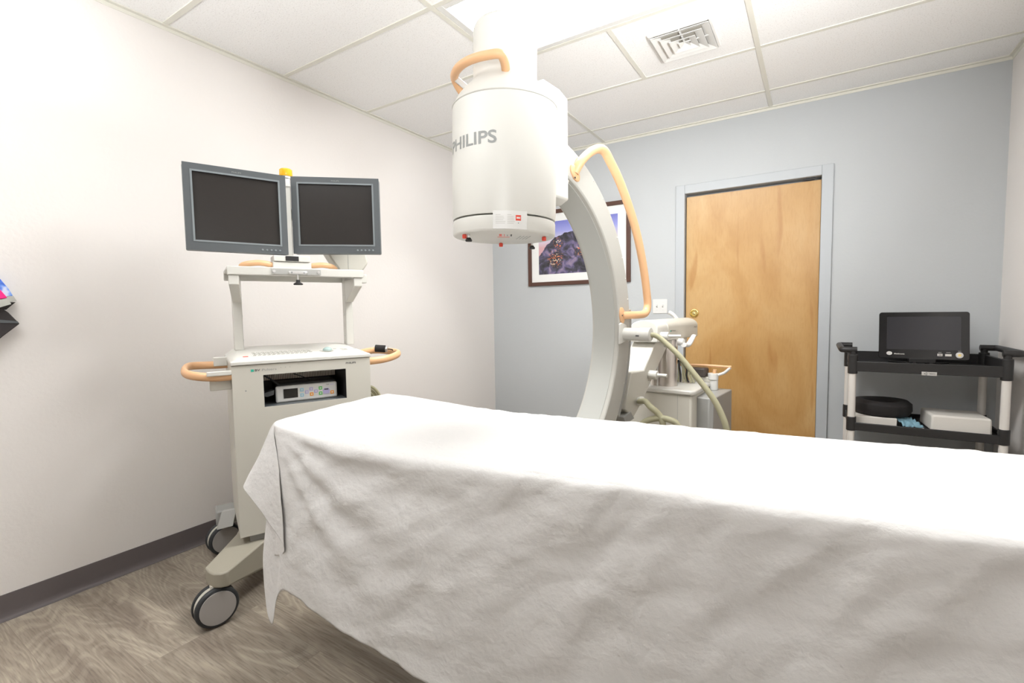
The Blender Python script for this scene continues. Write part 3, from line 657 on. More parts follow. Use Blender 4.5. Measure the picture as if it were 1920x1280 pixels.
bm = new(); cyl(bm, (0.08, 1.13, 1.024), (0.125, 1.13, 1.024), 0.022); k = obj('release_knob', bm, 'creamw', t, bev=0.003)
bm = new(); cyl(bm, (0.12, 1.13, 1.024), (0.185, 1.15, 1.024), 0.008); obj('knob_peg', bm, 'creamw', k, bev=0.002)
bm = new(); cyl(bm, (0.07, 1.42, 0.973), (0.11, 1.42, 0.973), 0.022); k = obj('lock_lever', bm, 'white', t, bev=0.003)
bm = new(); tube(bm, [(0.115, 1.40, 0.958), (0.125, 1.45, 0.955), (0.13, 1.50, 0.985), (0.13, 1.54, 1.005)], (0.020, 0.014), 14, flat=0.7); obj('lever_grip', bm, 'white', k)
bm = new(); tube(bm, [(-0.02, 1.70, 1.09), (-0.05, 1.69, 1.13), (-0.08, 1.68, 1.15)], (0.02, 0.024), 14, flat=0.6); obj('rear_lever', bm, 'white', t)
# column
bm = new(); lathe(bm, [(0.056, 0.70), (0.056, 0.99)], 48, None, (0.030, 1.372, 0)); col = obj('column', bm, 'steel', t, label='brushed steel column')
bm = new(); cyl(bm, (-0.035, 1.345, 0.70), (-0.035, 1.345, 0.97), 0.030); obj('guide_tube', bm, 'steel', col)
bm = new(); cyl(bm, (-0.008, 1.312, 0.705), (-0.008, 1.312, 0.955), 0.004); obj('guide_rod', bm, 'silver', col)
# cabinet
bm = new(); prism(bm, [(-0.22, 1.235), (0.215, 1.235), (0.232, 1.26), (0.205, 1.66), (-0.22, 1.66)], 'z', 0.684, 0.712); obj('cabinet_lid', bm, 'creamw', t, bev=0.008)
bm = new(); prism(bm, [(-0.21, 1.245), (0.21, 1.245), (0.222, 1.27), (0.19, 1.66), (-0.21, 1.66)], 'z', 0.12, 0.683); cb = obj('cabinet_body', bm, 'cream', t, bev=0.008)
obj('panel_seam', bx(new(), 0.135, 0.1365, 1.2442, 1.246, 0.13, 0.68), 'grey', cb)
bm = new(); prism(bm, [(0.20, 1.335), (0.285, 1.325), (0.305, 1.34), (0.31, 1.72), (0.18, 1.72)], 'z', 0.14, 0.664); obj('side_panel', bm, 'grey', t, bev=0.006, label='grey side panel')
obj('cabinet_label', bx(new(), 0.105, 0.165, 1.262, 1.285, 0.712, 0.7126), 'carton', cb, label='small yellowish label')
bm = new(); bx(bm, -0.21, 0.22, 1.20, 1.95, 0.06, 0.14); obj('chassis', bm, 'grey', t, bev=0.02)
for x, y in ((-0.17, 1.27), (0.18, 1.27), (-0.17, 1.9), (0.18, 1.9)):
    bm = new(); cyl(bm, (x-0.02, y, 0.05), (x+0.02, y, 0.05), 0.05); obj('wheel', bm, 'tyre', t)
for x in (-0.10, 0.10):
    bm = new(); bx(bm, x-0.03, x+0.03, 0.35, 1.22, 0.05, 0.10); obj('floor_leg', bm, 'cream', t, bev=0.01)
    bm = new(); cyl(bm, (x-0.015, 0.39, 0.025), (x+0.015, 0.39, 0.025), 0.025); obj('wheel', bm, 'tyre', t)
# rear steering handle, cylinder and lever (right back of the cabinet)
def Lc(x, y, z):
    v = Matrix.Rotation(-CRZ, 3, 'Z') @ (Vector((x, y, z))-Vector((1.736, -2.304, 0))); return tuple(v)
bm = new(); tube(bm, [Lc(1.93, -0.70, 0.812), Lc(2.08, -0.70, 0.815), Lc(2.20, -0.70, 0.812), Lc(2.233, -0.70, 0.812)], 0.008, 12); obj('steering_handle', bm, 'orange', t, label='thin orange steering handle')
bm = new(); tube(bm, [Lc(2.228, -0.70, 0.808), Lc(2.195, -0.70, 0.775), Lc(2.155, -0.70, 0.758)], 0.011, 12, flat=0.8); obj('steering_lever', bm, 'white', t)
bm = new(); cyl(bm, Lc(2.133, -0.70, 0.664), Lc(2.133, -0.70, 0.728), 0.026); cyl(bm, Lc(2.130, -0.70, 0.728), Lc(2.130, -0.70, 0.768), 0.031); obj('steering_post', bm, 'white', t, bev=0.003)
bm = new(); cyl(bm, Lc(2.137, -0.70, 0.766), Lc(2.140, -0.70, 0.792), 0.011); obj('handle_stub', bm, 'orange', t)
bm = new(); prism(bm, [Lc(1.995, -0.74, 0)[:2], Lc(2.09, -0.74, 0)[:2], Lc(2.10, -0.66, 0)[:2], Lc(1.995, -0.66, 0)[:2]], 'z', 0.745, 0.800); obj('foot_switch', bm, 'brownbox', t, bev=0.01, label='dark grey foot switch')
bm = new(); prism(bm, [Lc(2.00, -0.72, 0)[:2], Lc(2.13, -0.72, 0)[:2], Lc(2.13, -0.60, 0)[:2], Lc(2.00, -0.60, 0)[:2]], 'z', 0.711, 0.745); obj('rear_ledge', bm, 'cream', t, bev=0.006)
for i in range(9):
    x = 1.925+0.012*i; bm = new(); y = -0.82+0.006*(i % 3)
    tube(bm, [Lc(1.945+0.002*i, y, 0.855), Lc(x-0.005*(i % 2), y-0.008, 0.81), Lc(x, y-0.004*(i % 3), 0.76), Lc(x+0.004*(i-3), y, 0.718)], 0.0058, 8)
    obj('cable', bm, 'hose' if i % 3 else 'dark', t)

# ---------------------------------------------------------------- monitor cart
KP = Vector((0.640, -2.827, 0)); KRZ = pi/2-0.42
def Kw(x, y, z): return tuple(Matrix.Rotation(KRZ, 3, 'Z') @ Vector((x, y, z)) + KP)
t = thing('monitor_cart', 'cream wheeled console cart with orange handles standing by the left wall', 'cart', tuple(KP), KRZ)
CW, CD = 0.562, 0.44; KX0 = -0.008
# body shell with slot: x 0.106..0.448, z 0.782..0.920
bm = new()
bx(bm, KX0, 0.107, 0, CD, 0.24, 0.966); bx(bm, 0.449, CW, 0, CD, 0.24, 0.966)
bx(bm, 0.107, 0.449, 0, CD, 0.24, 0.783); bx(bm, 0.107, 0.449, 0, CD, 0.921, 0.966); bx(bm, 0.107, 0.449, 0.30, CD, 0.783, 0.921)
bmesh.ops.remove_doubles(bm, verts=bm.verts, dist=1e-5)
body = obj('cabinet_body', bm, 'cream', t, smooth=False)
obj('slot_lining', bx(new(), 0.107, 0.449, 0.296, 0.30, 0.783, 0.921), 'dark', body)
obj('slot_floor', bx(new(), 0.107, 0.449, 0.004, 0.296, 0.783, 0.7845), 'bezel', body)
bm = new(); bx(bm, 0.107, 0.1085, 0.002, 0.296, 0.784, 0.921); bx(bm, 0.4475, 0.449, 0.002, 0.296, 0.784, 0.921); bx(bm, 0.107, 0.449, 0.002, 0.296, 0.9195, 0.921)
obj('slot_sides', bm, 'dark', body)
obj('pleated_grille', bx(new(), 0, 0.338, 0, 0.003, 0, 0.034), 'pleat', body, loc=(0.109, 0.20, 0.872))
bm = new(); prism(bm, [(0.110, 0.835), (0.153, 0.845), (0.150, 0.825), (0.125, 0.818), (0.110, 0.822)], 'y', 0.05, 0.10); obj('loose_strap', bm, 'bezel', body)
bm = new(); tube(bm, [(0.115, 0.04, 0.913), (0.14, 0.05, 0.895), (0.17, 0.06, 0.868), (0.18, 0.10, 0.86)], 0.0035, 8); obj('cord', bm, 'dark', body)
bm = new(); tube(bm, [(0.24, 0.10, 0.905), (0.28, 0.09, 0.888), (0.31, 0.10, 0.87)], 0.002, 8); obj('cord', bm, 'dark', body)
# lid (console)
bm = new(); yf = -0.006
lidpts_front = [(KX0-0.004, 0.968), (CW+0.004, 0.968)]
V = {}
def vv(x, y, z): return bm.verts.new((x, y, z))
A = [vv(KX0-.004, yf, .968), vv(CW+.004, yf, .968), vv(CW+.004, CD+.004, .968), vv(KX0-.004, CD+.004, .968)]
Bv = [vv(KX0-.003, yf, .984), vv(CW+.003, yf, .984), vv(CW+.003, CD+.004, .984), vv(KX0-.003, CD+.004, .984)]
Cv = [vv(0.012, yf+.016, .992), vv(CW-.016, yf+.016, .992), vv(CW-.05, 0.30, 1.020), vv(0.035, 0.30, 1.020)]
Dv = [vv(0.035, CD, 1.020), vv(CW-.05, CD, 1.020)]
for f in ((A[3], A[2], A[1], A[0]), (A[0], A[1], Bv[1], Bv[0]), (A[1], A[2], Bv[2], Bv[1]), (A[2], A[3], Bv[3], Bv[2]), (A[3], A[0], Bv[0], Bv[3]),
          (Bv[0], Bv[1], Cv[1], Cv[0]), (Cv[0], Cv[1], Cv[2], Cv[3]), (Bv[1], Bv[2], Dv[1], Cv[2], Cv[1]), (Bv[3], Bv[0], Cv[0], Cv[3], Dv[0]), (Cv[3], Cv[2], Dv[1], Dv[0]), (Bv[2], Bv[3], Dv[0], Dv[1])): bm.faces.new(f)
lid = obj('console_lid', bm, 'creamw', t, bev=0.003)
def zl(y): return 0.992+(y-0.010)/0.290*0.028
def lidp(x0, x1, y0, y1, h, m, name):
    bm = new(); v = [vv2 for vv2 in ((x0, y0, zl(y0)+.0002), (x1, y0, zl(y0)+.0002), (x1, y1, zl(y1)+.0002), (x0, y1, zl(y1)+.0002))]
    lo = [bm.verts.new(p) for p in v]; hi = [bm.verts.new((p[0], p[1], p[2]+h)) for p in v]
    bm.faces.new(lo[::-1]); bm.faces.new(hi)
    for i in range(4): bm.faces.new((lo[i], lo[(i+1) % 4], hi[(i+1) % 4], hi[i]))
    return obj(name, bm, m, lid, smooth=False)
kb = lidp(0.075, 0.325, 0.068, 0.158, 0.0006, 'creamw', 'keyboard')
for r in range(5):
    for c in range(13 if r else 12):
        x = 0.080+c*0.0188+(r % 2)*0.006; y = 0.074+r*0.017
        bm = new(); bx(bm, x, x+0.0115, y, y+0.010, zl(y+.005)+0.0004, zl(y+.005)+0.0024); obj('key', bm, 'key', kb, smooth=False)
lidp(0.040, 0.060, 0.060, 0.072, 0.0012, 'red', 'red_key')
for x, y in ((0.46, 0.10), (0.475, 0.12), (0.475, 0.10), (0.46, 0.13), (0.52, 0.12), (0.36, 0.10), (0.43, 0.14)): lidp(x, x+0.013, y, y+0.012, 0.0012, 'key', 'function_key')
bm = new(); bmesh.ops.create_uvsphere(bm, u_segments=32, v_segments=16, radius=0.021, matrix=Matrix.Translation((0.392, 0.095, zl(0.095)+0.004)) @ Matrix.Diagonal((1, 1, 0.75, 1))); o = obj('trackball', bm, 'ball', lid, label='pale green trackball')
bm = new(); lathe(bm, [(0.022, 0), (0.026, 0), (0.026, 0.003), (0.022, 0.003)], 32, None, (0.392, 0.095, zl(0.095))); obj('trackball_ring', bm, 'key', lid)
# markings
obj('logo_square', bx(new(), 0.062, 0.073, -0.0012, 0.0, 0.938, 0.948), 'teal', body)
letters('model_lettering', 'BV', 0.020, 0.009, 'inkd', body, lambda x, z, e: (0.077+x, -e, 0.939+z), bold=0.02)
letters('series_lettering', 'Pulsera', 0.056, 0.009, 'ink', body, lambda x, z, e: (0.104+x, -e, 0.939+z))
letters('brand_lettering', 'PHILIPS', 0.046, 0.008, 'inkd', body, lambda x, z, e: (0.450+x, -e, 0.9425+z), bold=0.02)
for x in (0.175, 0.193, 0.211): obj('indicator', bx(new(), x, x+0.003, -0.001, 0, 0.947, 0.949), 'ink', body)
bm = new(); lathe(bm, [(0.003, 0), (0.003, 0.001)], 10, Matrix.Translation((0.040, 0, 0.860)) @ Matrix.Rotation(pi/2, 4, 'X')); obj('screw', bm, 'ink', body)
# posts, gussets, shelf
for i, (x0, x1) in enumerate(((0.022, 0.060), (0.522, 0.560))):
    bm = new(); bx(bm, x0, x1, 0.25, 0.305, 1.015, 1.375); pst = obj('post', bm, 'creamw', t, bev=0.003)
    bm = new(); prism(bm, [(0.025, 1.343), (0.025, 1.302), (0.245, 1.232), (0.25, 1.343)], 'x', x0, x1)
    for v in bm.verts:
        if v.co.y < 0.1: v.co.x -= 0.022 if i == 0 else 0.014
    obj('gusset', bm, 'creamw', pst, bev=0.003)
    xi = x1 if i == 0 else x0
    for z in (1.06, 1.17, 1.27):
        bm = new(); cyl(bm, (xi-0.003, 0.275, z), (xi+0.003, 0.275, z), 0.004, 10); obj('screw', bm, 'silver', pst)
bm = new(); bx(bm, -0.003, 0.553, 0.02, 0.045, 1.343, 1.379); bx(bm, -0.003, 0.553, 0.045, 0.32, 1.366, 1.379); bx(bm, -0.003, 0.553, 0.30, 0.32, 1.335, 1.379)
shf = obj('monitor_shelf', bm, 'creamw', t, bev=0.003)
obj('mounting_strip', bx(new(), 0.160, 0.360, 0.016, 0.020, 1.350, 1.373), 'strip', t)
for x in (0.170, 0.350):
    bm = new(); cyl(bm, (x, 0.013, 1.3615), (x, 0.017, 1.3615), 0.006, 16); obj('bolt', bm, 'silver', t)
obj('clamp', bx(new(), 0.225, 0.302, 0.005, 0.016, 1.348, 1.364), 'silver', t, bev=0.004)
for x in (0.238, 0.288):
    bm = new(); cyl(bm, (x, 0.003, 1.357), (x, 0.006, 1.357), 0.004, 12); obj('bolt', bm, 'ink', t)
bm = new(); lathe(bm, [(0.0, 1.304), (0.018, 1.304), (0.020, 1.308), (0.016, 1.312), (0.009, 1.316), (0.008, 1.326), (0, 1.327)], 24, None, (0.263, 0.012, 0)); k = obj('clamp_knob', bm, 'dark', t, label='black clamp knob')
bm = new(); cyl(bm, (0.263, 0.012, 1.325), (0.263, 0.012, 1.35), 0.004); obj('clamp_screw', bm, 'silver', k)
bm = new(); bx(bm, 0.176, 0.336, 0.09, 0.20, 1.379, 1.410); obj('riser_plate', bm, 'creamw', t, bev=0.003)
bm = new(); bx(bm, 0.180, 0.332, 0.085, 0.19, 1.412, 1.438); bb = obj('swivel_block', bm, 'creamw', t, bev=0.003)
obj('swivel_window', bx(new(), 0.228, 0.282, 0.0835, 0.086, 1.414, 1.436), 'dark', bb)
for x0, x1 in ((0.056, 0.190), (0.316, 0.452)):
    bm = new(); tube(bm, [(x0, 0.14, 1.380), (x0+.006, 0.12, 1.392), (x0+.03, 0.10, 1.398), ((x0+x1)/2, 0.092, 1.402), (x1-.03, 0.10, 1.398), (x1-.006, 0.12, 1.390), (x1, 0.14, 1.380)], 0.0125, 12, flat=1.0); obj('shelf_handle', bm, 'orange', t, label='short orange handle')
bm = new(); bx(bm, 0.241, 0.272, 0.150, 0.185, 1.438, 1.79); pole = obj('monitor_pole', bm, 'creamw', t, bev=0.004)
bm = new(); bx(bm, 0.243, 0.270, 0.145, 0.190, 1.757, 1.795); obj('pole_cap', bm, 'white', pole, bev=0.003)
bm = new(); prism(bm, [(0.10, 1.61), (0.245, 1.61), (0.245, 1.66), (0.10, 1.66)], 'y', 0.155, 0.168); prism(bm, [(0.262, 1.61), (0.46, 1.61), (0.46, 1.66), (0.262, 1.66)], 'y', 0.160, 0.172); obj('monitor_bracket', bm, 'cream', pole)
bm = new(); lathe(bm, [(0.024, 0.0), (0.024, 0.010)], 32, None, (0.257, 0.165, 1.795)); lb = obj('lamp_base', bm, 'white', t)
bm = new(); lathe(bm, [(0.026, 0.010), (0.028, 0.014), (0.027, 0.040), (0.022, 0.044), (0, 0.044)], 32, None, (0.257, 0.165, 1.795)); obj('warning_lamp', bm, 'amber', t, label='amber warning lamp')
# side handles
def loop(pts, name, lab):
    bm = new(); tube(bm, pts, 0.0125, 14, 8, flat=1.4); return obj(name, bm, 'orange', t, label=lab)
loop([(-0.006, 0.015, 0.925), (-0.06, 0.015, 0.925), (-0.11, 0.025, 0.930), (-0.148, 0.06, 0.936), (-0.168, 0.12, 0.942), (-0.168, 0.22, 0.95), (-0.15, 0.30, 0.952), (-0.10, 0.32, 0.95), (-0.05, 0.30, 0.95), (-0.006, 0.30, 0.95)], 'side_handle', 'orange side handle')
loop([(0.560, 0.02, 0.945), (0.62, 0.02, 0.948), (0.68, 0.04, 0.955), (0.735, 0.09, 0.965), (0.745, 0.15, 0.970), (0.70, 0.24, 0.975), (0.66, 0.28, 0.975), (0.60, 0.24, 0.972), (0.560, 0.20, 0.968)], 'side_handle', 'orange side handle')
bm = new(); bx(bm, -0.095, KX0, -0.004, 0.006, 0.931, 0.950); obj('handle_plate', bm, 'creamw', t, bev=0.003)
bm = new(); bx(bm, -0.062, KX0, 0.28, 0.33, 0.945, 0.985); obj('handle_plate', bm, 'creamw', t, bev=0.003)
bm = new(); bx(bm, -0.085, KX0, 0.03, 0.10, 0.868, 0.912); obj('handle_bracket', bm, 'cream', t, bev=0.003)
# base
bm = new(); prism(bm, [(0.03, 0.02), (0.53, 0.02), (0.53, 0.43), (0.03, 0.43)], 'z', 0.205, 0.24); obj('plinth', bm, 'grey', t)
def leg(mir):
    fx = (lambda x: x) if not mir else (lambda x: CW-0.0-x)
    top = [(-0.137, -0.115), (-0.128, -0.155), (-0.112, -0.188), (-0.090, -0.202), (-0.066, -0.202), (0.075, -0.014), (0.20, 0.10), (0.20, 0.40), (0.05, 0.40), (-0.016, 0.135)]
    bm = new(); A = []; B = []
    for x, y in top:
        zb = 0.150 if y < -0.1 else 0.095
        A.append(bm.verts.new((fx(x), y, zb))); B.append(bm.verts.new((fx(x), y, 0.208)))
    bm.faces.new(A); bm.faces.new(B[::-1])
    for i in range(len(top)): j = (i+1) % len(top); bm.faces.new((A[i], B[i], B[j], A[j]))
    return obj('base_leg', bm, 'base', t, bev=0.006)
leg(False); leg(True)
for x0, x1 in ((-0.085, 0.10), (CW-0.10, CW+0.085)):
    bm = new(); bx(bm, x0, x1, 0.40, 0.50, 0.158, 0.232); obj('rear_beam', bm, 'grey', t, bev=0.008)
bm = new(); prism(bm, [(-0.083, 0.158), (-0.043, 0.150), (-0.020, 0.205), (-0.028, 0.24), (-0.045, 0.243), (-0.040, 0.205)], 'y', 0.30, 0.40)
bm.free(); bm = new(); v0 = [(-0.060, 0.40, 0.228), (0.002, 0.38, 0.236), (-0.018, 0.36, 0.160), (-0.085, 0.38, 0.150)]
lo = [bm.verts.new(p) for p in v0]; hi = [bm.verts.new((p[0], p[1]+.012, p[2]+.003)) for p in v0]; bm.faces.new(lo); bm.faces.new(hi[::-1])
for i in range(4): bm.faces.new((lo[i], hi[i], hi[(i+1) % 4], lo[(i+1) % 4]))
obj('brake_pedal', bm, 'strip', t, bev=0.002, label='silver brake pedal')
def caster(x, y, r, ax, z0=0.15):
    n_ = Vector((ax[0], ax[1], 0)).normalized()
    c = Vector((x, y, r))
    fork = obj('caster_fork', cyl(new(), (x-n_.x*0.0, y-n_.y*0.0, r), (x, y, z0+0.005), 0.016), 'cream', t)
    for s in (1, -1):
        q = Vector((0, 0, 1)).rotation_difference(n_*s).to_matrix().to_4x4(); q.translation = c + n_*s*0.012
        wh = obj('caster_wheel', lathe(new(), [(0.0, 0.0), (r*0.95, 0.0), (r, 0.004), (r, 0.012), (r*0.94, 0.018), (r*0.84, 0.020), (0.0, 0.020)], 48, q), 'tyre', t)
        obj('wheel_disc', lathe(new(), [(0.0, 0.0195), (r*0.83, 0.0195), (r*0.82, 0.0225), (0, 0.024)], 48, q), 'hub', wh)
    q = Vector((0, 0, 1)).rotation_difference(n_).to_matrix().to_4x4(); q.translation = c - n_*0.011
    obj('wheel_guard', lathe(new(), [(0, 0), (r*0.93, 0), (r*0.93, 0.022), (0, 0.022)], 48, q), 'cream', t)
caster(-0.110, -0.165, 0.075, (0.25, -1)); caster(CW+0.110, -0.165, 0.075, (-0.2, -1))
caster(-0.055, 0.455, 0.075, (0.30, -1), 0.16); caster(CW+0.055, 0.455, 0.075, (0.3, -1), 0.16)

# monitors
def monitor(loc, rz, w, h, label, group):
    t = thing('monitor', label, 'monitor', loc, rz, group)
    b = 0.030; bb_ = 0.040; bt = 0.030
    bm = new(); bx(bm, 0, w, 0.012, 0.050, 0, h)
    cas = obj('casing', bm, 'bezel', t, bev=0.006)
    bm = new()
    for a in ((0, b, 0, h), (w-b, w, 0, h), (b, w-b, 0, bb_), (b, w-b, h-bt, h)): bx(bm, a[0], a[1], 0.0, 0.014, a[2], a[3])
    bmesh.ops.remove_doubles(bm, verts=bm.verts, dist=1e-5)
    bz = obj('bezel', bm, 'bezel', t, smooth=False)
    bm = new(); e = 0.005
    for a in ((b-e, b+.002, bb_-e, h-bt+e), (w-b-.002, w-b+e, bb_-e, h-bt+e), (b, w-b, bb_-e, bb_+.002), (b, w-b, h-bt-.002, h-bt+e)): bx(bm, a[0], a[1], -0.0015, 0.004, a[2], a[3])
    obj('bezel_lip', bm, 'bezel2', bz, label='lighter grey inner lip')
    obj('screen', bx(new(), b, w-b, 0.008, 0.012, bb_, h-bt), 'screen', t)
    bm = new(); bx(bm, w*0.25, w*0.75, 0.050, 0.085, h*0.25, h*0.75); obj('rear_housing', bm, 'bezel', t, bev=0.01)
    for k in range(5):
        bm = new(); lathe(bm, [(0.0042, 0), (0.0042, 0.002), (0.003, 0.003), (0, 0.003)], 14, Matrix.Translation((w-0.105+0.0175*k, 0, 0.016)) @ Matrix.Rotation(pi/2, 4, 'X')); obj('button', bm, 'bezel2', bz)
    letters('brand_lettering', 'PHILIPS', 0.035, 0.006, 'ink', bz, lambda x, z, e: (w/2-0.0175+x, -e*0.5, h-0.019+z))
    return t
monitor((0.503, -2.915, 1.4445), math.atan2(0.357, 0.136), 0.382, 0.350, 'left of the two dark monitors on the cart, angled inwards', None)
monitor((0.6165, -2.5185, 1.4555), math.atan2(0.261, 0.292), 0.390, 0.350, 'right of the two dark monitors on the cart, beside the amber lamp', None)

# recorder in the slot
t = thing('control_unit', 'small white control unit with coloured keys sitting in the slot of the cart', 'medical device', Kw(0.158, 0.052, 0.7845), KRZ)
bm = new(); bx(bm, 0, 0.262, 0.0, 0.016, 0.0, 0.074); fc = obj('front_panel', bm, 'white', t, bev=0.008, segs=3)
bm = new(); bx(bm, 0.003, 0.259, 0.014, 0.14, 0.002, 0.084); obj('casing', bm, 'dark', t, bev=0.005)
obj('display', bx(new(), 0.031, 0.090, -0.0012, 0, 0.018, 0.060), 'screen', fc)
for x, z, m in ((0.107, 0.050, 'blue'), (0.107, 0.026, 'blue'), (0.128, 0.038, 'lilac'), (0.147, 0.050, 'lilac'), (0.148, 0.026, 'okey'), (0.167, 0.038, 'lilac'), (0.187, 0.050, 'green'), (0.187, 0.026, 'green'), (0.238, 0.026, 'okey')):
    o = obj('key', bx(new(), x-0.0075, x+0.0075, -0.0012, 0, z-0.0075, z+0.0075), m, fc, bev=0.001)
    obj('key_symbol', bx(new(), x-0.0032, x+0.0032, -0.0016, -0.0010, z-0.0032, z+0.0032), 'white', o)
bm = new(); prism(bm, [(0.199, 0.022), (0.225, 0.022), (0.227, 0.040), (0.220, 0.048), (0.204, 0.048), (0.197, 0.040)], 'y', -0.003, 0); obj('cable_port', bm, 'lilac', fc)
bm = new(); bx(bm, 0.203, 0.221, -0.004, -0.002, 0.040, 0.045); obj('port_plug', bm, 'inkd', fc)
letters('brand_lettering', 'TDK', 0.014, 0.005, 'inkd', fc, lambda x, z, e: (0.212+x, -e*0.5, 0.061+z)); obj('brand_line', bx(new(), 0.228, 0.246, -0.0006, 0, 0.062, 0.064), 'lilac', fc)

# hand switch on the right handle
t = thing('hand_switch', 'black ribbed cylindrical hand switch lying on the right orange cart handle', 'switch', Kw(0.640, 0.19, 0.983), KRZ)
bm = new(); cyl(bm, (0.0, -0.03, 0.012), (0.045, -0.055, 0.008), 0.0185); 
obj('grip', bm, 'dark2', t, bev=0.002)
bm = new(); cyl(bm, (0.045, -0.055, 0.008), (0.055, -0.0605, 0.007), 0.0155); obj('end_cap', bm, 'silver', t, bev=0.002)
bm = new(); tube(bm, [(0.055, -0.0605, 0.007), (0.075, -0.065, 0.004), (0.085, -0.05, -0.002)], 0.003, 8); obj('cord', bm, 'dark', t)

# camera-like box behind right monitor
t = thing('device_box', 'beige slanted device box sitting behind the right monitor on the cart shelf', 'device', Kw(0.46, 0.20, 1.379), KRZ)
bm = new(); prism(bm, [(0.035, 0.0), (0.135, 0.0), (0.172, 0.05), (0.162, 0.10), (-0.03, 0.10), (0.0, 0.05)], 'y', 0.0, 0.10); o = obj('body', bm, 'cream', t, bev=0.008)
obj('panel_seam', bx(new(), 0.070, 0.0715, -0.0008, 0.0, 0.005, 0.095), 'ink', o)
bm = new(); bx(bm, 0.135, 0.168, 0.02, 0.08, -0.048, -0.004); obj('side_bracket', bm, 'creamw', t, bev=0.003)

# cable coil behind the cart
t = thing('cable_coil', 'olive coiled cable hanging on the far side of the monitor cart', 'cable', Kw(CW+0.03, 0.28, 0.66), KRZ)
for k in range(3):
    bm = new(); r = 0.125-0.018*k; tube(bm, [(0.004+0.05*cos(a)*0.3+0.062, 0.045*k, 0)+Vector((0, 0, 0)).to_tuple() if False else (0.035+r*0.62*cos(a), 0.02*k, r*sin(a)) for a in [2*pi*i/12 for i in range(12)]], 0.0085, 10, 6, closed=True)
    obj('coil_turn', bm, 'hose', t)

# ---------------------------------------------------------------- utility cart on the right
X0, X1, YA, YB = 2.848, 3.482, -0.508, -0.115
t = thing('utility_cart', 'black two-shelf trolley with silver posts standing in the right corner', 'cart', ((X0+X1)/2, (YA+YB)/2, 0))
ox, oy = (X0+X1)/2, (YA+YB)/2
def LX(x): return x-ox
def LY(y): return y-oy
def tray(z0, z1, name):
    bm = new(); a, b, c, d = LX(X0-.01), LX(X1+.01), LY(YA-.015), LY(YB+.015); fl = z0+0.028; th = 0.012
    bx(bm, a, b, c, d, z0, fl)
    bx(bm, a, b, c, c+th, fl, z1-0.028 if name else z1-0.002); bx(bm, a, b, d-th, d, fl, z1); bx(bm, a, a+th, c+th, d-th, fl, z1); bx(bm, b-th, b, c+th, d-th, fl, z1)
    bmesh.ops.remove_doubles(bm, verts=bm.verts, dist=1e-5)
    return obj('shelf', bm, 'dark', t, bev=0.003)
top = tray(0.80, 0.885, True); low = tray(0.458, 0.506, False); tray(0.13, 0.20, True)
obj('badge', bx(new(), LX(3.150), LX(3.213), LY(YA-.0165), LY(YA-.015), 0.794, 0.814), 'silver', top, bev=0.001, label='silver brand badge')
letters('badge_lettering', 'TRINITY', 0.026, 0.005, 'inkd', top, lambda x, z, e: (LX(3.181)+x, LY(YA-.0166)-e, 0.8015+z), bold=0.02)
bm = new()
yq = LY(YA-.0172)
tri = [(LX(3.160), 0.804), (LX(3.172), 0.811), (LX(3.172), 0.797)]
for i in range(3):
    a, b = tri[i], tri[(i+1) % 3]; tube(bm, [(a[0], yq, a[1]), (b[0], yq, b[1])], 0.0009, 6, smooth=False)
obj('badge_emblem', bm, 'inkd', top)
for x in (X0, X1):
    for y in (YA, YB):
        bm = new(); cyl(bm, (LX(x), LY(y), 0.09), (LX(x), LY(y), 0.83), 0.0185); pst = obj('post', bm, 'alu', t)
        for z0, z1 in ((0.785, 0.895), (0.455, 0.535), (0.12, 0.20)):
            bm = new(); cyl(bm, (LX(x), LY(y), z0), (LX(x), LY(y), z1), 0.0235); obj('post_socket', bm, 'dark', pst, bev=0.003)
        bm = new(); cyl(bm, (LX(x)-.012, LY(y), 0.04), (LX(x)+.012, LY(y), 0.04), 0.04); obj('caster', bm, 'tyre', t)
        bm = new(); cyl(bm, (LX(x), LY(y), 0.04), (LX(x), LY(y), 0.10), 0.012); obj('caster_stem', bm, 'silver', t)
for s, x in ((-1, X0), (1, X1)):
    o_ = 0.052
    for y in (YA, YB):
        bm = new(); cyl(bm, (LX(x), LY(y), 0.88), (LX(x), LY(y), 0.915), 0.016); obj('handle_riser', bm, 'dark', t)
    bm = new(); tube(bm, [(LX(x)-s*0.018, LY(YA), 0.922), (LX(x)+s*0.02, LY(YA), 0.922), (LX(x)+s*(o_-.004), LY(YA)+.008, 0.922), (LX(x)+s*o_, LY(YA)+.05, 0.922), (LX(x)+s*o_, LY(YB)-.05, 0.922), (LX(x)+s*(o_-.004), LY(YB)-.008, 0.922), (LX(x)+s*0.02, LY(YB), 0.922), (LX(x)-s*0.018, LY(YB), 0.922)], 0.0172, 14, flat=1.0)
    obj('push_handle', bm, 'dark', t)
# tablet monitor
t = thing('tablet_monitor', 'black flat tablet-style medical display standing on the top tray of the black cart', 'display', (3.182, -0.30, 0.828))
A_ = radians(-9)
Mt = Matrix.Translation((0, -0.02, 0.035)) @ Matrix.Rotation(A_, 4, 'X')
bm = new(); 
def rr(w, h, r, n=6):
    out = []
    for cx, cz, a in ((w-r, h-r, 0), (-w+r, h-r, pi/2), (-w+r, r, pi), (w-r, r, 3*pi/2)):
        for i in range(n+1): q = a+pi/2*i/n; out.append((cx+r*cos(q), cz+r*sin(q)))
    return out
prism(bm, rr(0.199, 0.272, 0.014), 'y', 0, 0.022); bmesh.ops.transform(bm, matrix=Mt, verts=bm.verts); cs = obj('casing', bm, 'glass', t, bev=0.002)
bm = new(); bx(bm, -0.163, 0.163, -0.0006, 0, 0.055, 0.245); bmesh.ops.transform(bm, matrix=Mt, verts=bm.verts); obj('screen', bm, 'tscreen', t, label='slightly lighter dark screen')
